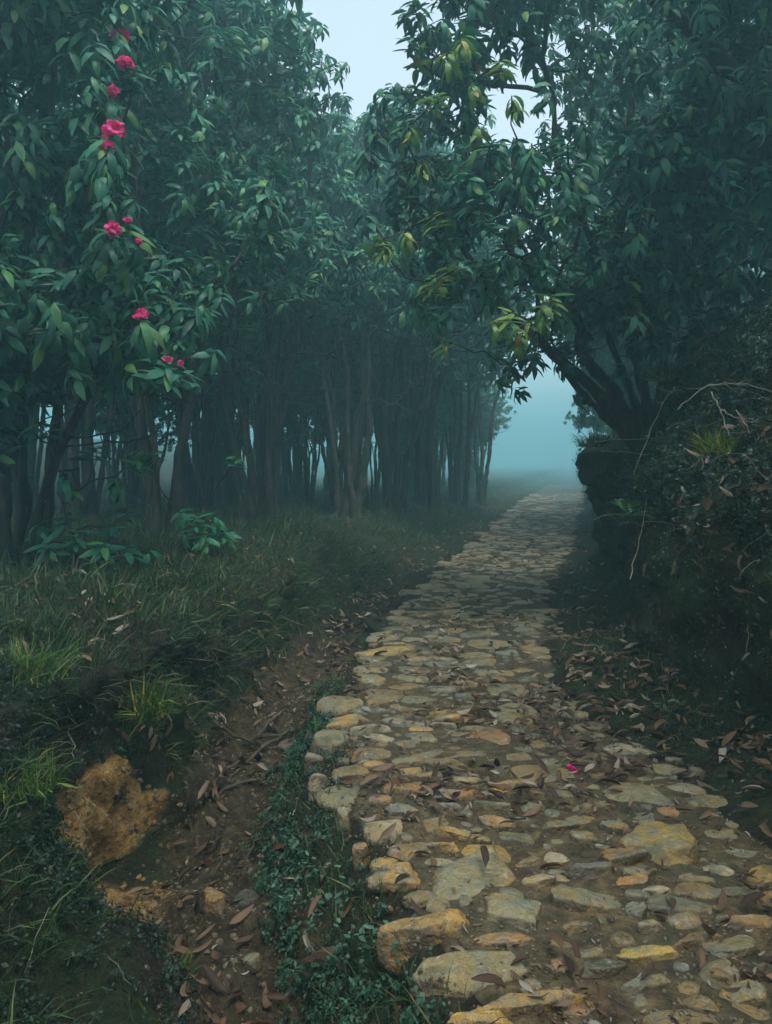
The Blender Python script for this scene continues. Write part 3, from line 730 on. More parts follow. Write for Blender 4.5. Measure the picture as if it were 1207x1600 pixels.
tree('rhododendron_tree', 'tall rhododendron directly behind the flowering one', b,
     auto_stems(b, 6, 6.4, .9, .065, sr, (.1, -.1)), [((-2.75, 9.2, 6.8), (1.9, 1.5, 2.6), 330), ((-2.5, 8.7, 4.3), (1.3, .9, 1.0), 110)], 22,
     extra=[(W(405, 455, 8.3), 1, False, False), (W(350, 440, 8.2), 1, False, False)], n_whorl=260, n_hero=18, attach=.2, scale=1.15, fill=1, bare=[((-2.5, 9.2, 3.1), (1.3, .9, 1.1), 90)])
b = base_at(-4.4, 10.6)
tree('rhododendron_tree', 'bare-stemmed rhododendron seen through the stems of the flowering tree', b, auto_stems(b, 5, 5.6, .9, .065, sr), [((-4.6, 10.5, 6.5), (2.0, 1.6, 2.4), 260)], 23, n_whorl=200, n_hero=6, attach=.3, bare=[((-4.4, 10.5, 3.2), (1.3, .9, 1.1), 60)])
b = base_at(-1.95, 11.6)
tree('rhododendron_tree', 'dark clump of close trunks in the middle of the row with hanging lower leaves', b,
     auto_stems(b, 9, 6.0, 1.0, .062, sr, (.0, -.1)), [((-2.4, 11.4, 6.7), (1.75, 1.6, 2.5), 300), ((-1.5, 10.9, 4.7), (1.7, .9, 1.0), 150)], 24,
     extra=[(W(445, 470, 10), 1, False, False), (W(470, 455, 10), 1, False, False), (W(505, 440, 10), 1, False, False)], n_whorl=250, n_hero=10, attach=.2, scale=1.2, fill=1, bare=[((-1.6, 11.4, 3.4), (1.5, .9, 1.2), 110)])
b = base_at(-3.6, 14.2)
tree('rhododendron_tree', 'pale misted rhododendron just behind the dark clump of trunks', b, auto_stems(b, 7, 6.8, 1.0, .075, sr), [((-3.5, 14.2, 8.0), (2.2, 1.9, 2.8), 260)], 25, n_whorl=180, n_hero=0, attach=.3, scale=1.2, fill=1, bare=[((-3.5, 14, 4.0), (1.6, .9, 1.4), 80)])
b = base_at(-.75, 14.6)
tree('rhododendron_tree', 'misted rhododendron whose long boughs reach towards the path below the sky gap', b, auto_stems(b, 8, 5.0, 1.1, .07, sr, (.0, 0)),
     [((-.8, 14.4, 6.4), (1.9, 1.7, 1.9), 300), ((.7, 14.0, 5.2), (1.5, 1.2, .8), 130)], 26, n_whorl=240, n_hero=0, attach=.22, scale=1.2, bare=[((0, 14.4, 3.7), (1.6, .9, 1.2), 110)])

# --- leaning tree on the cut bank, over the path
b = (2.95, 8.45, gz(2.95, 8.45) + .02)
EX = [(800, 488, 6.7), (770, 500, 6.8), (826, 500, 6.7), (862, 462, 6.8), (845, 478, 6.6), (812, 512, 6.6), (682, 432, 6.9), (664, 440, 7.0), (600, 372, 7.0), (582, 380, 7.0), (632, 362, 6.9), (676, 336, 6.8), (693, 534, 7.2), (700, 420, 6.7),
      (640, 195, 6.8), (660, 250, 6.8), (650, 90, 6.9), (700, 80, 6.7), (735, 130, 6.6), (680, 150, 6.7), (720, 60, 6.6), (785, 95, 6.4), (800, 150, 6.4), (745, 195, 6.5), (630, 185, 6.9), (645, 60, 6.8), (690, 30, 6.8), (760, 345, 6.4), (735, 320, 6.5), (770, 230, 6.5)]
tree('rhododendron_tree', 'gnarled rhododendron leaning from the earth bank out over the stone path', b,
     [((1.15, 7.3, 3.25), .055, .022, (-.05, -.02), .45), ((1.7, 7.1, 4.0), .085, .03, (0, 0), .5), ((2.3, 7.4, 5.2), .06, .028, (.06, .03), .5), ((3.2, 7.6, 5.4), .055, .028, (.12, .02), .5), ((1.45, 7.6, 2.95), .05, .02, (-.12, .02), .22),
      ((.7, 7.3, 4.3), .05, .02, (-.08, 0), .5), ((2.8, 7.2, 4.6), .055, .025, (.1, -.04), .5), ((3.7, 7.9, 4.8), .05, .025, (.2, 0), .5), ((1.9, 7.9, 5.6), .05, .025, (.02, .08), .5)],
     [((1.9, 7.3, 5.3), (1.9, 1.2, 1.7), 260), ((1.6, 6.9, 3.9), (1.5, .8, .9), 120), ((3.0, 7.2, 4.2), (1.3, .9, 1.1), 80), ((.9, 7.2, 6.2), (.7, .7, .9), 50), ((1.35, 7.1, 3.1), (1.0, .6, .45), 80), ((1.75, 7.9, 2.85), (.7, .5, .4), 40), ((2.6, 7.4, 3.3), (.8, .6, .5), 40)], 31,
     extra=[(W(px, py, d - (.55 if k < 14 else .3)), .95, False, k < 24) for k, (px, py, d) in enumerate(EX)], n_whorl=270, n_hero=30, scale=1.0, attach=.22, fill=1, bare=[((2.0, 7.5, 3.3), (1.4, .7, .7), 130)], center=(2.4, 8.2, 3.2), tint=(.9, .95, 1), bright=.04, sag=.2)
b = (4.75, 6.6, gz(4.75, 6.6))
tree('rhododendron_tree', 'thick-limbed rhododendron on the bank top reaching over the corner of the picture', b,
     [((2.2, 5.9, 5.35), .15, .05, (0, 0), .25), ((3.4, 5.6, 5.6), .13, .05, (.1, 0), .25), ((4.0, 6.4, 6.6), .14, .05, (.1, .1), .2)],
     [((3.1, 5.9, 5.3), (1.3, .9, 1.1), 150), ((3.4, 6.3, 4.1), (.8, .7, .6), 50), ((4.3, 6.2, 6.6), (1.4, 1.1, 1.0), 90)], 32, n_whorl=230, n_hero=22, scale=.95, attach=.4, tint=(.8, .9, .95))
b = (4.9, 11.2, gz(4.9, 11.2))
tree('rhododendron_tree', 'rhododendron half hidden in mist behind the leaning tree', b, auto_stems(b, 4, 4.6, .9, .10, sr, (-.4, 0)), [((4.5, 11, 6.6), (2.2, 1.8, 2.3), 300)], 33, n_whorl=200, n_hero=0, attach=.4)

# --- far trees: four built once, then copied whole
def far_proto(seed, stems, h, ells):
    r_ = np.random.default_rng(seed); z0 = np.zeros(3)
    return tree('misted_tree', 'x', z0, auto_stems(z0, stems + 2, h, .8, .075, r_), ells, seed, n_whorl=0, n_hero=0, attach=.25, scale=1.25, mind=.26, bare=[((0, 0, 3.3), (1.5, 1.5, 1.0), 60)])
protosF = [far_proto(61, 5, 6.2, [((.1, 0, 6.3), (2.2, 2.1, 2.5), 300)]), far_proto(62, 4, 6.8, [((0, .2, 7.0), (2.0, 2.1, 2.6), 280)]),
           far_proto(63, 6, 5.6, [((.4, 0, 5.6), (2.4, 2.2, 2.2), 300)]), far_proto(64, 3, 7.2, [((-.2, 0, 7.4), (1.8, 1.9, 2.4), 240)])]
FAR = [  # x, y, proto, scale, yaw, label
    (.15, 16.2, 0, 1.0, .4, 'misted tree where the row meets the bend, first after the reaching boughs'),
    (-2.6, 15.4, 3, .85, 2.1, 'tall thin-stemmed misted tree behind the reaching boughs'),
    (1.0, 19.0, 2, 1.0, 1.0, 'misted tree arching over the inside of the bend'),
    (2.25, 22.6, 1, .95, 3.0, 'faint tree beside the bend, second from the glowing opening'),
    (3.3, 26.0, 3, .9, 5.2, 'faint slender tree standing at the edge of the glowing opening'),
    (-.9, 20.5, 1, 1.05, 4.1, 'faint tree deep in the row behind the arching tree'),
    (.4, 24.5, 0, 1.05, 2.6, 'very faint tree deepest in the row of trunks'),
    (-5.3, 12.6, 2, 1.0, 1.7, 'misted tree on the slope edge behind the flowering tree'),
    (-3.6, 16.5, 0, 1.1, 5.0, 'faint tree showing between the middle trunks of the row'),
    (-6.6, 9.6, 1, 1.0, 3.6, 'bluish misted tree against the picture edge beyond the flowering tree'),
    (-2.6, 21.5, 2, 1.1, .2, 'faint broad tree far behind the dark clump of trunks'),
    (6.3, 18.6, 2, .95, 2.2, 'faint tree on the bank whose boughs close the opening from above'),
    (6.0, 14.2, 0, 1.0, 4.4, 'misted tree on the bank behind the overhanging earth ledge'),
    (8.6, 24.5, 1, .9, 1.4, 'very faint tree on the far side of the glowing opening'),
    (-4.8, 20.0, 1, 1.1, 2.9, 'dim tree behind the bluish gap in the row'),
    (-1.9, 26.5, 3, 1.1, 1.1, 'dim tall tree in the thick of the wood'),
    (1.7, 30.0, 0, 1.1, 3.9, 'almost dissolved tree beyond the bend, next to the opening'),
    (-4.6, 27.0, 0, 1.2, 4.9, 'dim broad tree in the thick of the wood'),
    (-7.5, 15.5, 2, 1.1, 5.5, 'bluish tree down the slope at the picture edge'),
    (-7.6, 22.0, 3, 1.15, .7, 'faint tall tree down the slope behind the flowering tree'),
    (8.3, 15.2, 2, 1.1, 3.1, 'dim tree up the slope behind the bank trees'),
    (10.4, 20.0, 0, 1.15, 5.8, 'very dim tree highest up the slope behind the bank'),
    (11.2, 27.5, 2, 1.1, .5, 'ghostly tree past the far side of the opening'),
    (-3.4, 13.9, 2, .58, 2.0, 'low leafy tree behind the clump of close trunks'),
    (-1.2, 17.5, 0, .60, 4.0, 'low leafy tree between the reaching boughs and the bend'),
    (.0, 21.8, 2, .62, 1.2, 'low leafy tree deep behind the first misted tree'),
    (-3.0, 18.8, 1, .58, 3.3, 'low leafy tree far between the middle trunks'),
    (-5.2, 16.2, 0, .62, .8, 'low leafy tree far behind the flowering tree'),
    (1.3, 26.5, 1, .60, 5.4, 'low leafy tree deep beside the bend'),
    (-6.2, 12.0, 2, .55, 4.2, 'low bluish tree on the slope edge at the picture edge'),
    (-1.6, 24.0, 2, .75, 2.2, 'low broad tree deepest behind the dark clump'),
    (-6.6, 19.5, 1, .8, 1.9, 'low broad tree down the slope behind the thin stems'),
    (2.5, 33.0, 2, .8, .3, 'ghostly low tree on the inside of the far path'),
    (5.6, 15.8, 2, .55, 2.8, 'low leafy tree on the bank beyond the overhanging ledge'),
    (7.0, 21.0, 0, .6, 4.7, 'low faint tree closing the far side of the opening'),
    (-4.9, 14.4, 2, .40, .4, 'waist-high misted thicket behind the bare stems'),
    (-3.2, 16.0, 0, .42, 1.4, 'low misted thicket behind the middle trunks'),
    (-1.7, 16.4, 2, .40, 2.4, 'low misted thicket below the reaching boughs'),
    (-.3, 18.0, 0, .42, 3.4, 'low misted thicket beside the first bend tree'),
    (.9, 20.8, 2, .42, 4.4, 'low misted thicket at the inside of the bend'),
    (-2.2, 19.8, 2, .5, 5.4, 'dim thicket in the depth of the wood'),
    (-4.2, 20.4, 0, .52, .9, 'dim thicket deep behind the bare stems'),
    (-6.4, 17.4, 2, .5, 1.9, 'dim thicket down the slope behind the flowering tree'),
    (1.6, 23.8, 0, .5, 2.9, 'faint thicket next to the bend trees'),
    (-.8, 25.6, 2, .6, 3.9, 'faint thicket deepest in the wood'),
    (-3.6, 24.6, 0, .62, 4.9, 'faint broad thicket deep in the wood'),
    (-8.2, 13.8, 0, .5, 5.9, 'bluish thicket on the slope at the picture edge'),
    (-9.4, 18.5, 2, .7, .2, 'bluish broad thicket farther down the slope'),
    (2.9, 28.5, 2, .5, 1.1, 'pale thicket at the edge of the glowing opening'),
    (5.5, 17.0, 2, .78, 5.1, 'misted tree on the bank whose low crown hangs over the opening'),
    (4.9, 14.6, 0, .36, 2.7, 'low misted thicket on the bank behind the overhanging ledge'),
    (6.6, 20.2, 2, .5, 3.3, 'faint thicket beside the far side of the path'),
    (7.9, 26.8, 0, .55, .8, 'pale thicket past the far side of the path'),
    (3.9, 33.5, 0, .5, 1.6, 'pale thicket farthest along the inside of the path'),
    (5.0, 40.0, 2, .75, 2.1, 'ghostly low tree farthest along the inside of the path'),
    (10.6, 33.0, 2, .6, 5.0, 'ghostly thicket farthest along the outside of the path'),
    (12.6, 41.0, 1, .9, .4, 'ghostly tree farthest along the outside of the path'),
    (.9, 27.5, 1, 1.45, 2.0, 'tall ghostly tree filling the sky gap above the bend'),
    (3.6, 36.0, 0, 1.6, 4.0, 'tallest ghostly tree far behind the sky gap'),
    (-2.0, .5, 1, 1.15, 2.6, 'broad unseen tree added for shade just outside the picture beside the grass mound'),  # unseen trees beside and behind the viewer, added to shade near ground and mist
    (-1.9, -3.4, 0, 1.15, .6, 'unseen tree added for shade behind the viewer on the gully side'),
    (2.9, -.2, 3, 1.1, 3.8, 'unseen tree added for shade on the bank just outside the picture above the verge'),
    (3.0, -4.2, 2, 1.1, 1.3, 'unseen tree added for shade on the bank behind the viewer'),
    (-1.6, -8.2, 1, .95, 5.0, 'unseen shade tree added beside the path well behind the viewer'),
    (3.4, -8.0, 2, .85, 2.4, 'low unseen shade tree added across the path well behind the viewer'),
    (7.4, 11.0, 3, 1.0, .9, 'bluish misted tree up the slope behind the bank top'),
]
used = set()
def copy_tree(o, parent=None):
    c = o.copy(); COL.objects.link(c); c.parent = parent
    for ch in o.children: copy_tree(ch, c)
    return c
for (x, y, p, s, yaw, label) in FAR:
    o = protosF[p] if p not in used else copy_tree(protosF[p]); used.add(p)
    o.location = (x, y, gz(x, y) - .05); o.scale = (s, s, s); o.rotation_euler = (0, 0, yaw); tag(o, label, 'tree', 'trees fading into the mist')

# --- low rhododendron shrubs under the row
def shrub(label, x, y, tips, seed, scale=1.15, hero=30, tint=(.85, 1, .95)):
    b = base_at(x, y); r_ = np.random.default_rng(seed)
    root = empty('rhododendron_shrub', b, label, 'shrub', 'low rhododendron shrubs below the row'); base = np.array(b)
    stems = [(stem_line(base + np.array([0, 0, -.05]), base + np.array([r_.uniform(-.1, .1), -.05, .45]), 6, .05, r_), .022, .012)]
    PB, par, rad, nst, tp = grow(stems, [np.array(t) for t in tips], r_, .2, .05, .12)
    g, _ = tubes(PB, par, rad, nst); V, Fc = merge([q for ps in g.values() for q in ps]); obj('stem', mesh_np('stem', V - base, tri_fix(Fc), M['bark']), root)
    A = np.array(tips); ax = (A - base) * .5 + np.array([0, -.15, .8]) + r_.normal(size=A.shape) * .2; R = frame_z(ax, r_.uniform(0, 6, len(A)))
    for k in range(len(A)):
        s_ = scale * r_.uniform(.85, 1.15)
        mt = Matrix(np.vstack([np.hstack([R[k] * s_, (A[k] - base)[:, None]]), [0, 0, 0, 1]]).tolist()); wi = int(r_.choice([0, 3, 6, 9, 1]))
        e = bpy.data.objects.new('leaf_whorl', None); COL.objects.link(e); e.parent = root; e.matrix_local = mt
        for li, lm in WHORLS[wi]:
            o = obj('leaf', LEAF_ME[li], e, mat=lm); o.color = (*tint, 1)
    return root
shrub('broad low rhododendron shrub under the flowering tree beside the bluish gap', -2.75, 6.6, [W(px, py, d) for px, py, d in
      ((70, 850, 6.3), (120, 830, 6.4), (165, 850, 6.2), (200, 855, 6.4), (150, 880, 6.2), (235, 860, 6.5), (180, 820, 6.7), (110, 800, 6.8), (200, 790, 6.9), (60, 820, 6.5), (215, 720, 6.8), (180, 745, 6.6), (60, 660, 6.2), (150, 700, 6.7), (100, 740, 6.4))], 71)
shrub('small bright-leaved rhododendron shrub at the foot of the row', -2.0, 7.9, [W(px, py, d) for px, py, d in
      ((305, 810, 7.4), (280, 800, 7.6), (335, 805, 7.5), (320, 835, 7.4), (370, 715, 7.9), (350, 830, 7.6), (290, 835, 7.5), (215, 705, 7.3), (235, 705, 7.4))], 72, 1.0, tint=(1.3, 1.4, 1.1))

# ------------------------------------------------------------------ grass, ground cover, litter
def blade_tpl(bend, segs=3):
    t = np.linspace(0, 1, segs + 1); ang = 1.45 - bend * t; x = np.concatenate([[0], np.cumsum(np.cos(ang[:-1]) / segs)]); z = np.concatenate([[0], np.cumsum(np.sin(ang[:-1]) / segs)])
    w = .5 * (1 - t ** 1.6) + .02; V = np.stack([np.stack([x, w * .045, z], -1), np.stack([x, -w * .045, z], -1)], 1).reshape(-1, 3)
    k = np.arange(segs)[:, None] * 2; return V, k + np.array([[0, 1, 3, 2]])
BL = [blade_tpl(b_) for b_ in (.5, 1.1, 1.7, 2.3)]
def blades(P, N, lens, rs, lean=.35, up=.8, dirs=None):
    parts = []; n = len(P)
    ax = N * (1 - up) + np.array([0, 0, up]) + rs.normal(size=P.shape) * lean; yaw = rs.uniform(0, 6.28, n)
    R = frame_z(ax, yaw)
    if dirs is not None:      # bend downhill
        Z_ = ax / np.linalg.norm(ax, axis=1, keepdims=True); D = dirs - Z_ * np.sum(dirs * Z_, 1, keepdims=True) + rs.normal(size=P.shape) * .35
        D -= Z_ * np.sum(D * Z_, 1, keepdims=True); D /= np.linalg.norm(D, axis=1, keepdims=True) + 1e-6; R = np.stack([D, np.cross(Z_, D), Z_], 2)
    for q in range(4):
        s = slice(q, None, 4); parts.append(inst(BL[q][0], BL[q][1], R[s] * lens[s][:, None, None], P[s]))
    return merge(parts)
rs = np.random.default_rng(301)
down = GN * np.array([1, 1, 0])
leftbank = sstep(.45, .9, uu) * sstep(-.2, .1, Z) * (1 - sstep(5.0, 7.0, -X))
nearw = 1 / (1 + (np.maximum(Y, 0) / 5.0) ** 2.2)
clayfree = 1 - sstep(.25, .5, clay)
patch = sstep(-.15, .35, fbm(G * 1.3, 3, 44))
w1 = leftbank * clayfree * nearw * (.25 + patch)
P, N = scatter(w1, 34000, rs); V, Fc = blades(P, N, rs.uniform(.06, .17, len(P)) * (1 + .03 * P[:, 1]), rs, .35, .55, N * np.array([1, 1, 0]) + np.array([.15, -.1, 0]))
tag(obj('grass', mesh_np('grass', V, Fc, M['grass'])), 'fine drooping grass covering the mossy bank beside the gully', 'grass', kind='stuff')
w2 = (sstep(-.02, .1, uu) * (1 - sstep(.3, .5, uu)) * .5 + verge * sstep(.2, .5, X - Rr) * .5 + sstep(.0, .3, X - Fr) * sstep(1.0, 1.5, Z) * .5) * nearw * patch * clayfree
P, N = scatter(w2, 9000, rs); V, Fc = blades(P, N, rs.uniform(.05, .14, len(P)), rs, .4, .6)
P3, N3 = scatter(leftbank * (Y > 4.5) / (1 + (np.maximum(Y, 0) / 9.0) ** 3) * (.3 + patch), 14000, rs); V3, F3 = blades(P3, N3, rs.uniform(.14, .32, len(P3)), rs, .4, .5, N3 * np.array([1, 1, 0]) + np.array([.3, -.2, 0])); V, Fc = merge([(V, Fc), (V3, F3)])
tag(obj('grass', mesh_np('grass', V, Fc, M['grass'])), 'sparse short grass on the path verges and the earth bank', 'grass', kind='stuff')

def small_leaf(w=.5):
    return np.array([[0, 0, 0], [.5, w / 2, .08], [1, 0, -.05], [.5, -w / 2, .08]]), np.array([[0, 1, 2, 3]])
def sprig(seed, n=9, h=1.0):
    r_ = np.random.default_rng(seed); parts = []
    for q in range(n):
        V, Fc = small_leaf(.55); t = (q + 1) / n; mt = np.array((Matrix.Rotation(q * 2.4, 3, 'Z') @ Matrix.Rotation(r_.uniform(-.6, .5), 3, 'Y') @ Matrix.Rotation(r_.uniform(-.6, .6), 3, 'X')))
        parts.append(((V * r_.uniform(.22, .4)) @ mt.T + np.array([.12 * math.sin(q + seed), .12 * math.cos(q * 1.7), h * t]), Fc))
    return merge(parts)
SPR = [sprig(k) for k in range(6)]
def sprigs(P, N, size, rs, lean=.4):
    parts = []; R = frame_z(N * .6 + np.array([0, 0, .5]) + rs.normal(size=P.shape) * lean, rs.uniform(0, 6.28, len(P))) * size[:, None, None]
    for q in range(6):
        s = slice(q, None, 6); parts.append(inst(SPR[q][0], SPR[q][1], R[s], P[s]))
    return merge(parts)
rightbank = sstep(-.12, .15, X - Fr) * (1 - sstep(3.5, 6, X - Fr))
ledge = sstep(.9, 1.25, Z)
pt2 = sstep(-.35, .3, fbm(G * 2.1, 3, 47))
w3 = rightbank * nearw * (.05 + .95 * ledge) * (.03 + pt2) * clayfree
P, N = scatter(w3, 15000, rs); V, Fc = sprigs(P, N, rs.uniform(.04, .085, len(P)) * (1 + .04 * P[:, 1]), rs)
tag(obj('undergrowth', mesh_np('undergrowth', V, Fc, M['cover'])), 'small-leaved shrubby cover on the cut earth bank', 'undergrowth', kind='stuff')
w4 = (leftbank * .8 + .9 * sstep(.0, .1, uu) * (1 - sstep(.32, .5, uu)) * (Y < 5.5) + verge * sstep(.15, .4, X - Rr) * .7) * nearw * (.1 + pt2) * clayfree
w4 = w4 + 1.2 * sstep(.35, .6, uu) * (Y < 3.6) * sstep(-.34, -.2, Z) * clayfree * (.25 + pt2)
P, N = scatter(w4, 13000, rs); V, Fc = sprigs(P, N, rs.uniform(.025, .06, len(P)) * (1 + .05 * P[:, 1]), rs)
cc_ = obj('undergrowth', mesh_np('undergrowth', V, Fc, M['cover'])); cc_.color = (.6, .65, .65, 1)
tag(cc_, 'creeping leafy cover on the gully sides and verges', 'undergrowth', kind='stuff')

w6 = sstep(.02, .12, uu) * (1 - sstep(.34, .5, uu)) * (Y < 5.2) * (Y > 1.5) * (.3 + pt2)
P, N = scatter(w6, 1500, rs); V, Fc = sprigs(P, N, rs.uniform(.04, .08, len(P)), rs); c6 = obj('undergrowth', mesh_np('undergrowth', V, Fc, M['mint'])); c6.color = (.55, .7, .6, 1)
tag(c6, 'dense small-leaved creepers between the gully and the path edge', 'undergrowth', kind='stuff')
# dry leaves
def dry_tpl(k):
    r_ = np.random.default_rng(700 + k); dr = r_.uniform(-1.3, 1.6); V, Fc = leaf_tpl(.13 * r_.uniform(.8, 1.1), r_.uniform(.024, .044), dr, r_.uniform(-1.2, 1.2), 5, .1, dr * .5)
    tw = r_.uniform(-9, 9); a = V[:, 0] * tw; y, z = V[:, 1] * np.cos(a) - V[:, 2] * np.sin(a), V[:, 1] * np.sin(a) + V[:, 2] * np.cos(a)
    V[:, 1] = y + r_.uniform(-2.5, 2.5) * V[:, 0] ** 2; V[:, 2] = z - z.min() * .4; return V, Fc
DRY = [dry_tpl(k) for k in range(12)]
DRY_ME = [mesh_np('fallen_leaf', v, f, M['dryleaf']) for v, f in DRY]
def lay(P, N, rs, tilt=.25): return frame_z(N + rs.normal(size=P.shape) * tilt, rs.uniform(0, 6.28, len(P)))
pathw = sstep(0, .1, X - Lr) * sstep(0, .1, Rr - X)
ditch = sstep(.05, .3, uu) * (1 - sstep(.7, 1.1, uu)) * sstep(.0, -.18, Z - .14 * sstep(4, 8, Y))
side = verge * (1 - sstep(.5, .9, X - Rr))
clump = sstep(-.1, .4, fbm(G * 2.6, 3, 51))
wl = ((.35 * pathw * (Y > 3.5) + .12 * pathw) * (.15 + clump) + ditch * (.25 * (Y < 4.6) + 1.4 * (Y > 4.6)) * (.2 + clump) + side * .7 * (.15 + clump) + .16 * rightbank * sstep(.45, .75, GN[..., 2]) + .1 * leftbank * (Y > 3.8)) * nearw
P, N = scatter(wl, 6200, rs); sz = rs.uniform(.4, .95, len(P)); P = P + np.array([0, 0, .02]) + N * .012
onp = (P[:, 0] > PL(P[:, 1])) & (P[:, 0] < PR(P[:, 1])); P[onp, 2] = BED(P[onp, 0], P[onp, 1]) + rs.uniform(.02, .06, onp.sum())
R = lay(P, N, rs, .2) * sz[:, None, None]; parts = []
for q in range(12): parts.append(inst(DRY[q][0], DRY[q][1], R[q::12], P[q::12]))
V, Fc = merge(parts)
tag(obj('leaf_litter', mesh_np('leaf_litter', V, Fc, M['dryleaf'])), 'small dry leaves littering the path edges, ditch and banks', 'leaf litter', kind='stuff')

P, N = scatter((pathw * (.25 + clump) + ditch * .5 + side * .6) * nearw * (Y < 8), 7000, rs); onp = (P[:, 0] > PL(P[:, 1])) & (P[:, 0] < PR(P[:, 1])); P[onp, 2] = BED(P[onp, 0], P[onp, 1]) + rs.uniform(.002, .02, onp.sum())
R = lay(P, N, rs, .3) * rs.uniform(.08, .3, len(P))[:, None, None]; parts = [inst(DRY[q][0], DRY[q][1], R[q::12], P[q::12]) for q in range(12)]; V, Fc = merge(parts)
tag(obj('leaf_litter', mesh_np('leaf_litter', V, Fc, M['dryleaf'])), 'crumbled leaf bits trodden into the seams between the path stones', 'leaf litter', kind='stuff')
dg = bpy.context.evaluated_depsgraph_get(); dg.update()
def drop(x, y, z0=2.2):
    """highest stone, path or ground under a point"""
    o_ = Vector((x, y, z0)); best = None
    ok, loc, n, _, ob, _ = scene.ray_cast(bpy.context.evaluated_depsgraph_get(), o_, Vector((0, 0, -1)), distance=6)
    if ok: return loc, n
    return Vector((x, y, 0)), Vector((0, 0, 1))
SPOTS = {'path': (110, pathw * nearw * (.2 + clump) * (Y < 6), 'dry brown leaf lying on the path stones', 'fallen leaves on the path', .78),
         'gully': (60, ditch * nearw * (Y < 7), 'dry brown leaf lying on the gully floor', 'fallen leaves in the gully', .75),
         'verge': (60, side * nearw * (Y < 6.5), 'dry leaf lying on the verge below the earth bank', 'fallen leaves on the verge', .9)}
for key, (n, w, lab, grp, s0) in SPOTS.items():
    P, N = scatter(w, n, rs)
    hits = [drop(P[k, 0], P[k, 1], max(.45, P[k, 2] + .3)) for k in range(n)]
    for k in range(n):
        loc, nn = hits[k]
        s_ = s0 * rs.uniform(.6, 1.15); R = lay(np.array([loc[:]]), np.array([nn[:]]), rs, .1)[0] * s_
        o = obj('fallen_leaf', DRY_ME[int(rs.integers(12))], mat=Matrix(np.vstack([np.hstack([R, (np.array(loc[:]) + np.array([0, 0, .012]))[:, None]]), [0, 0, 0, 1]]).tolist()))
        tag(o, lab, 'leaf', grp)

# ------------------------------------------------------------------ single plants, tufts, branches, rocks, fallen petals
def tuft(label, x, y, n, ln, seed, spread=.07, tint=(1, 1, 1), z=None, hang=None, lean=.5):
    r_ = np.random.default_rng(seed); zz, nn = ground_at(x, y); zz = zz if z is None else z
    ra_, rr_ = r_.uniform(0, 6.28, n), 1.5 * spread * np.sqrt(r_.random(n)); P = np.stack([np.cos(ra_) * rr_, np.sin(ra_) * rr_, np.zeros(n) - .01], -1); N = np.repeat(np.array([[0, 0, 1.0]]), n, 0)
    dirs = P * 6 + (np.array(hang) if hang is not None else 0)
    V, Fc = blades(P, N, r_.uniform(.5, 1.1, n) * ln, r_, lean, .9, dirs)
    o = obj('grass_tuft', mesh_np('grass_tuft', V, Fc, M['grass']), loc=(x, y, zz)); o.color = (*tint, 1)
    return tag(o, label, 'grass tuft', 'grass tufts')
def at_ground(px, py, z): d = dep(py, z); return ((px - CXP) * d / F, d)
x, y = -1.22, 3.85; tuft('yellowing grass tuft hanging over the bare ochre clay face', x, y, 170, .24, 1, .07, (2.0, 1.7, .9), hang=(.7, -.7, 0), z=.30)
p = W(925, 692, 9.0); tuft('grass drooping from the tip of the overhanging earth ledge', p[0], p[1], 160, .26, 9, .12, (.8, .8, .5), z=p[2] - .04, hang=(-.9, -.5, 0))
x, y = at_ground(272, 1462, -.22); tuft('small upright green grass tuft beside the gully floor', x, y, 120, .13, 2, .035, (1.6, 1.7, 1), lean=.25)
tuft('bright grass tuft on the near mound at the picture edge', -1.7, 3.45, 420, .17, 3, .16, (1.9, 1.9, 1.1), hang=(.5, -.5, 0))
tuft('bright grass tuft below the near mound at the picture edge', -1.46, 2.85, 380, .15, 4, .14, (2.0, 1.9, 1.1), hang=(.5, -.5, 0))
tuft('grass tuft growing from the edging stones beside the ditch', -.5, 6.0, 80, .16, 5, .06, (1.5, 1.8, 1.0), lean=.25)
tuft('tiny grass tuft sprouting between the pale edging stones', -.42, 4.5, 40, .12, 6, .02, (1.6, 1.9, 1.0), lean=.25)
p = W(1120, 690, 4.9); tuft('yellow-green grass tuft on the ledge of the earth bank', p[0], p[1], 160, .2, 7, .07, (2.2, 1.8, .6), z=p[2] - .06, hang=(-.7, -.7, 0))
p = W(1035, 585, 7.6); tuft('mossy grass tuft at the root of the leaning tree', p[0], p[1], 200, .3, 8, .08, (1.2, 1.3, .6), z=p[2] - .05, hang=(-.7, -.6, 0))

def creeper(label, x, y, n, size, seed):
    r_ = np.random.default_rng(seed); zz = gz(x, y); root = empty('creeping_plant', (x, y, zz), label, 'plant', 'creeping plants on the verge')
    V0, F0 = leaf_tpl(size, size * .55, .5, .15, 3); lm = mesh_np('leaf', V0, F0, M['mint'])
    for q in range(n):
        a = q * 2.4 + r_.uniform(-.4, .4); rr = r_.uniform(.0, .085); h = r_.uniform(.03, .09)
        o = obj('leaf', lm, root, mat=Matrix.Translation((math.cos(a) * rr, math.sin(a) * rr, h)) @ Matrix.Rotation(a, 4, 'Z') @ Matrix.Rotation(r_.uniform(-.5, .3), 4, 'Y') @ Matrix.Diagonal((*[r_.uniform(.6, 1.2)] * 3, 1)))
    parts = []
    for q in range(4):
        a = q * 1.6; parts.append(tube(np.array([[0, 0, -.01], [.02 * math.cos(a), .02 * math.sin(a), .03], [.06 * math.cos(a), .06 * math.sin(a), .06]]), [.002, .0018, .001], 4))
    V, Fc = merge(parts); obj('stem', mesh_np('stem', V, tri_fix(Fc), M['cover']), root)
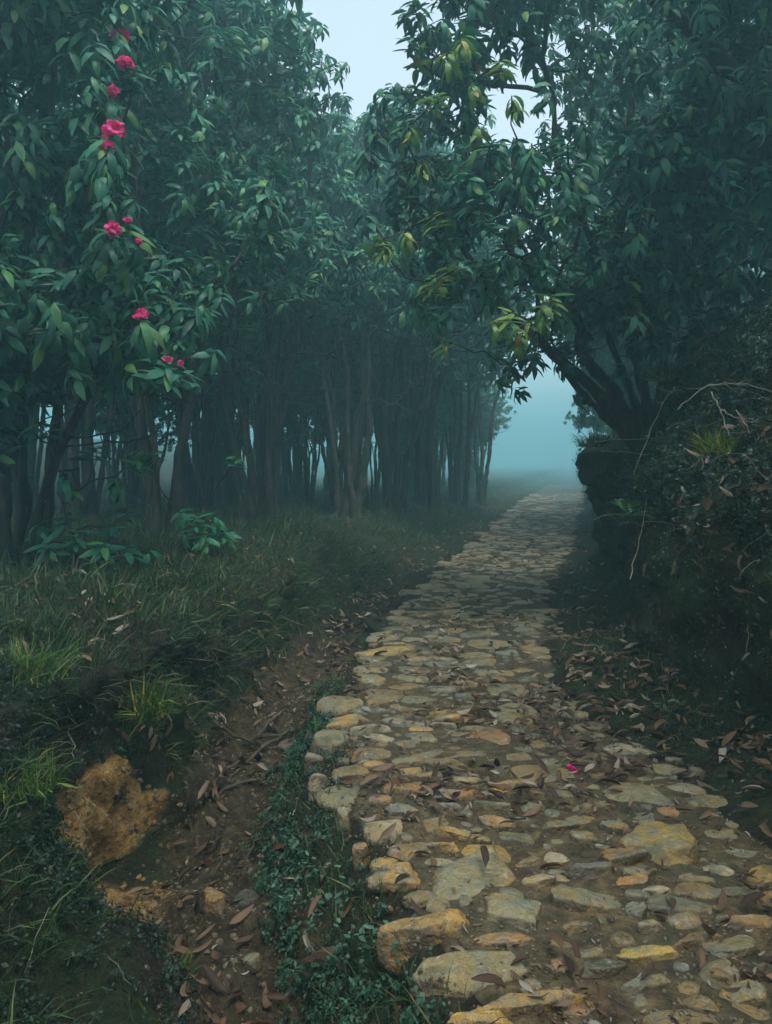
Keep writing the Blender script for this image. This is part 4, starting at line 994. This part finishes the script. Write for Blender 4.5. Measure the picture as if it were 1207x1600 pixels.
for k, (px, py, lab) in enumerate(((615, 1472, 'minty creeper spreading beside the flat grey stone'), (552, 1490, 'minty creeper on the gully slope next to the creeper by the stone'), (520, 1430, 'minty creeper on the upper gully slope'),
                                   (500, 1395, 'minty creeper sprig highest on the gully slope'), (470, 1410, 'minty creeper lowest towards the gully floor'), (1040, 1135, 'pale-leaved creeper on the verge at the foot of the bank'))):
    x, y = at_ground(px, py, -.06 if px > 580 else -.15); creeper(lab, x, y, 14 if k < 2 else 10, .032 if k != 5 else .045, 400 + k)

def stick(name, label, pts, r0, r1, mat, cat, seed, group=None, twigs=0):
    r_ = np.random.default_rng(seed); pts = np.array(pts); n = 4 * len(pts); t = np.linspace(0, len(pts) - 1, n)
    P = np.stack([np.interp(t, np.arange(len(pts)), pts[:, q]) for q in range(3)], -1)
    for _ in range(2): P[1:-1] = .25 * P[:-2] + .5 * P[1:-1] + .25 * P[2:]
    P[1:-1] += r_.normal(size=(n - 2, 3)) * r0 * (.5 if r0 > .008 else 1.6); parts = [tube(P, np.linspace(r0, r1, n), 6, .3, seed)]
    for q in range(twigs):
        i = int(r_.integers(n // 4, n - 1)); dd = r_.normal(size=3) * np.array([1, 1, .3]); dd /= np.linalg.norm(dd); ln = r_.uniform(.08, .2)
        parts.append(tube(np.stack([P[i], P[i] + dd * ln * .5 + r_.normal(size=3) * .01, P[i] + dd * ln]), [r1 * .8, r1 * .6, r1 * .3], 4))
    V, Fc = merge(parts); o = obj(name, mesh_np(name, V - P[0], tri_fix(Fc), mat), loc=P[0]); return tag(o, label, cat, group)
def gpt(px, py, z, lift=.015):
    x, y = at_ground(px, py, z); return (x, y, gz(x, y) + lift)
stick('fallen_branch', 'forked fallen branch lying up the ditch side beside a dark rock', [gpt(335, 1255, -.33), gpt(380, 1190, -.3, .03), gpt(425, 1130, -.2, .05), gpt(450, 1108, -.15, .02)], .016, .009, M['wood'], 'branch', 1, 'fallen branches', 3)
stick('fallen_branch', 'thin fallen branch lying across the ditch below the forked one', [gpt(335, 1252, -.34), gpt(380, 1235, -.33, .02), gpt(420, 1215, -.28, .02)], .012, .006, M['wood'], 'branch', 2, 'fallen branches', 2)
stick('fallen_branch', 'short pale stick standing in the gully against the leafy slope', [gpt(322, 1392, -.36), gpt(335, 1365, -.36, .05), gpt(350, 1338, -.34, .10)], .006, .004, M['wood'], 'branch', 3, 'fallen branches')
stick('fallen_branch', 'long fallen branch lying along the ditch floor higher up', [gpt(330, 1152, -.25), gpt(390, 1140, -.25, .02), gpt(440, 1105, -.2, .03), gpt(455, 1102, -.2)], .012, .008, M['wood'], 'branch', 4, 'fallen branches', 2)
stick('fallen_branch', 'slender stem leaning on the leafy slope below the edging stones', [gpt(385, 1330, -.3), gpt(410, 1290, -.22, .06), gpt(437, 1258, -.15, .1)], .006, .003, M['wood'], 'branch', 5, 'fallen branches')

def loose_rock(label, px, py, z, w, h, seed, colr, sub=3):
    x, y = at_ground(px, py, z); zz = gz(x, y); s_ = w * y / F / 2; V, Fc = rock(seed, sub, .4, 8, .1)
    o = obj('rock', mesh_np('rock', V, Fc, M['stone']), loc=(x, y, zz + s_ * h * .2)); o.scale = (s_, s_ * .8, s_ * h); o.rotation_euler = (.1, .1, seed); o.color = (*colr, 1)
    return tag(o, label, 'rock', 'loose rocks off the path')
loose_rock('ochre rock lying on the gully floor among pale leaves', 335, 1425, -.36, 62, .55, 901, (.36, .23, .09))
loose_rock('dark grey rock wedged into the leafy slope beside the gully', 385, 1385, -.30, 60, .7, 902, (.08, .085, .075))
loose_rock('dark rounded rock at the top of the ditch under the forked branch', 452, 1128, -.18, 62, .7, 903, (.05, .055, .055))
loose_rock('small ochre rock on the leafy slope below the edging stones', 430, 1250, -.15, 22, .7, 904, (.38, .27, .12))
loose_rock('olive rock low in the gully behind the ochre rock', 395, 1490, -.3, 36, .8, 905, (.12, .11, .06))
loose_rock('grey rock half buried in the verge below the bank', 1090, 1190, .06, 36, .6, 906, (.13, .12, .1))
loose_rock('greenish rock on the verge next to pale leaves', 1120, 1345, .02, 40, .5, 907, (.08, .1, .08))

def petals(label, px, py, seed):
    x, y = at_ground(px, py, .05); loc, _ = drop(x, y, .5)
    o = obj('fallen_flower', FLOWER_ME, loc=(x, y, loc.z + .012)); o.scale = (.32, .32, .2); o.rotation_euler = (.5, .2, seed)
    return tag(o, label, 'flower')
petals('single crimson flower dropped at the verge of the stone path', 895, 1197, 1.0)

# arching dry stems on the bank, dangling roots under its lip and on the gully side
rs = np.random.default_rng(610)
STEMS = [([(1060, 640, 5.4), (1100, 602, 5.3), (1150, 596, 5.1), (1207, 612, 4.9)], 'pale arching bramble stem crossing the bank below its mossy top'),
         ([(1112, 612, 5.2), (1130, 650, 5.1), (1148, 705, 5.0)], 'thin straight dry stem hanging from the arching bramble'),
         ([(990, 742, 6.4), (1030, 640, 6.2), (1055, 605, 6.0)], 'curved dry stem rising in front of the overhanging ledge'),
         ([(985, 905, 6.0), (1000, 840, 6.1), (1010, 800, 6.2), (1008, 760, 6.3)], 'thin dry stem hanging down the dark bank face'),
         ([(1150, 640, 4.9), (1180, 690, 4.8), (1207, 720, 4.7)], 'tangled dry stem at the picture edge above the leaf litter'),
         ([(930, 690, 8.7), (990, 686, 8.2), (1055, 684, 7.6)], 'dry runner stretched along the ledge top'),
         ([(940, 705, 8.6), (1000, 708, 8.0), (1055, 712, 7.5)], 'second dry runner just below the ledge top'),
         ([(1125, 640, 5.2), (1160, 655, 5.0), (1200, 650, 4.8)], 'short dry stem crossing below the arching bramble')]
for k, (pts, lab) in enumerate(STEMS):
    stick('dry_stem', lab, [W(*q) for q in pts], .0042, .002, M['straw'], 'stem', 20 + k, 'dry stems on the bank', 9 if k in (0, 4) else 4)
LS = [([(228, 1010, 4.6), (205, 1075, 4.3), (198, 1120, 4.2)], 'long dry stem bent over the gully bank top'), ([(105, 1110, 3.7), (112, 1160, 3.6), (116, 1215, 3.5)], 'pale dry root hanging down the near mound'),
      ([(75, 1130, 3.5), (88, 1175, 3.4), (95, 1205, 3.4)], 'second pale root hanging beside the near mound root'), ([(270, 945, 6.2), (235, 985, 5.6), (190, 1030, 5.0)], 'straight dry grass stalk leaning over the bank shoulder')]
for k, (pts, lab) in enumerate(LS):
    stick('dry_stem', lab, [W(*q) for q in pts], .005, .002, M['straw'], 'stem', 40 + k, 'dry stems over the gully')
wl2 = rightbank * sstep(.1, .3, Z) * (1 - sstep(1.0, 1.4, Z)) * nearw * (Y < 8) * clump
P, N = scatter(wl2, 420, rs); V, Fc = inst(np.array([[1, 0, 0], [.4, .8, .1], [-.6, .7, 0], [-1, -.1, .1], [-.4, -.9, 0], [.6, -.7, .1]]), np.array([[0, 1, 2, 3], [0, 3, 4, 5]]), lay(P, N, rs, .3) * rs.uniform(.003, .012, len(P))[:, None, None] * np.array([1, .6, 1]), P + N * .02)
m_, nt_, out_ = material('lichen'); b_l = NB(nt_); b_l.bsdf(out_, b_l.colors(rand_sock(b_l), [(0, (.08, .09, .07)), (.6, (.2, .22, .17)), (1, (.35, .35, .26))]), .9, None, .2)
tag(obj('lichen_flakes', mesh_np('lichen_flakes', V, Fc, m_)), 'pale lichen and dead leaf flakes speckling the dark bank face', 'lichen', kind='stuff')
def fern(label, p, n, ln, seed, tint):
    r_ = np.random.default_rng(seed); root = empty('fern', tuple(p), label, 'fern'); parts = []
    for q in range(9):
        for sg in (-1, 1):
            t = .15 + .8 * q / 9; lw = .30 * math.sin(math.pi * (.2 + .75 * t)); V0, F0 = leaf_tpl(lw, .07, .3, .1, 2); a = sg * 1.15
            V0 = V0 @ np.array([[math.cos(a), math.sin(a), 0], [-math.sin(a), math.cos(a), 0], [0, 0, 1]]); parts.append((V0 + np.array([t, 0, .35 * t - .45 * t * t]), F0))
    V, Fc = merge(parts); fm = mesh_np('frond', V, Fc, M['mint'])
    for q in range(n):
        a = r_.uniform(0, 6.28); o = obj('frond', fm, root, mat=Matrix.Rotation(a, 4, 'Z') @ Matrix.Rotation(r_.uniform(-.7, .1), 4, 'Y') @ Matrix.Diagonal((*[ln * r_.uniform(.7, 1.1)] * 3, 1))); o.color = (*tint, 1)
fern('small green fern on the bank slope below the overhanging ledge', W(985, 808, 6.1), 11, .3, 5, (.7, .9, .5))
fern('dark fern growing from the bank slope above the lichen flakes', W(1085, 830, 5.0), 9, .22, 6, (.45, .6, .4))
# fine dead twigs and straw caught in the cover
wt = (rightbank * sstep(.7, 1.2, Z) * (1 - sstep(2.4, 3.2, Z)) + .5 * leftbank * (Y < 7) + .25 * verge) * nearw
P, N = scatter(wt, 330, rs); parts = []
for k in range(len(P)):
    u = N[k] * .5 + rs.normal(size=3) * .6 + np.array([0, 0, .3]); u /= np.linalg.norm(u); ln = rs.uniform(.08, .34); g_ = np.array([0, 0, -1.0]) * rs.uniform(0, .5)
    t_ = np.linspace(0, 1, 5)[:, None]; parts.append(tube(P[k] + u * ln * t_ + g_ * ln * t_ * t_ + rs.normal(size=(5, 3)) * .004, np.linspace(.0022, .001, 5), 3))
V, Fc = merge(parts); tag(obj('dead_twigs', mesh_np('dead_twigs', V, tri_fix(Fc), M['straw'])), 'fine dead twigs and straw caught in the bank vegetation', 'twigs', kind='stuff')
wp = np.exp(-(((X - 2.15) / .25) ** 2 + ((Y - 5.0) / .5) ** 2 + ((Z - 1.45) / .35) ** 2)) + .5 * np.exp(-(((X - 2.3) / .25) ** 2 + ((Y - 4.6) / .5) ** 2 + ((Z - 1.8) / .3) ** 2))
P, N = scatter(wp, 160, rs); R = lay(P, N, rs, .25) * rs.uniform(.6, 1.1, len(P))[:, None, None]; V, Fc = merge([inst(DRY[q][0], DRY[q][1], R[q::12], (P + N * .03)[q::12]) for q in range(12)])
tag(obj('leaf_litter', mesh_np('leaf_litter', V, Fc, M['dryleaf'])), 'spill of pale dry leaves caught on the ledge of the earth bank', 'leaf litter', kind='stuff')
# hanging roots
w5 = (rightbank * sstep(.45, .9, Z) * (1 - sstep(1.25, 1.7, Z)) + leftbank * .0 + 2.5 * ((np.abs(Y - 9.35) < .7) & (np.abs(X - Fr) < .6) & (Z > .9)) + .6 * (sstep(.5, .8, uu) * (1 - sstep(1.6, 2.0, uu)) * sstep(-.1, .1, Z) * (Y < 5.5) * clayfree)) * nearw
P, N = scatter(w5, 1700, rs); n = len(P); ln = rs.uniform(.06, .32, n); D = np.stack([rs.normal(size=n) * .1, rs.normal(size=n) * .1, -np.ones(n)], -1)
tv = np.array([[0, -.5, 0], [0, .5, 0], [1, .15, 0], [1, -.15, 0]])
Zx = D / np.linalg.norm(D, axis=1, keepdims=True); Yx = np.cross(Zx, N + .01); Yx /= np.linalg.norm(Yx, axis=1, keepdims=True)
R = np.stack([Zx * ln[:, None], Yx * .005, N * .005], 2); V, Fc = inst(tv, np.array([[0, 1, 2, 3]]), R, P + N * .03)
tag(obj('root_strands', mesh_np('root_strands', V, Fc, M['root'])), 'fine dark rootlets dangling from the earth bank and gully side', 'roots', kind='stuff')

# ------------------------------------------------------------------ the mist
bm = bmesh.new(); bmesh.ops.create_cube(bm, size=1.0); hm = bpy.data.meshes.new('haze'); bm.to_mesh(hm); bm.free()
m, nt, out = material('mist'); pv = nt.nodes.new('ShaderNodeVolumePrincipled')
pv.inputs['Color'].default_value = (.42, .79, .85, 1); pv.inputs['Density'].default_value = 0.0155; pv.inputs['Anisotropy'].default_value = 0.4
nt.links.new(pv.outputs[0], out.inputs['Volume']); hm.materials.append(m)
lo = np.array([-200.0, -14.0, G[..., 2].min() - 1.2]); hi = np.array([235.0, 318.0, max(17.0, G[..., 2].max() + .5)])
hz = obj('haze', hm, loc=tuple((lo + hi) / 2)); hz.scale = tuple(hi - lo); tag(hz, 'pale mist filling the forest', 'mist', kind='stuff')
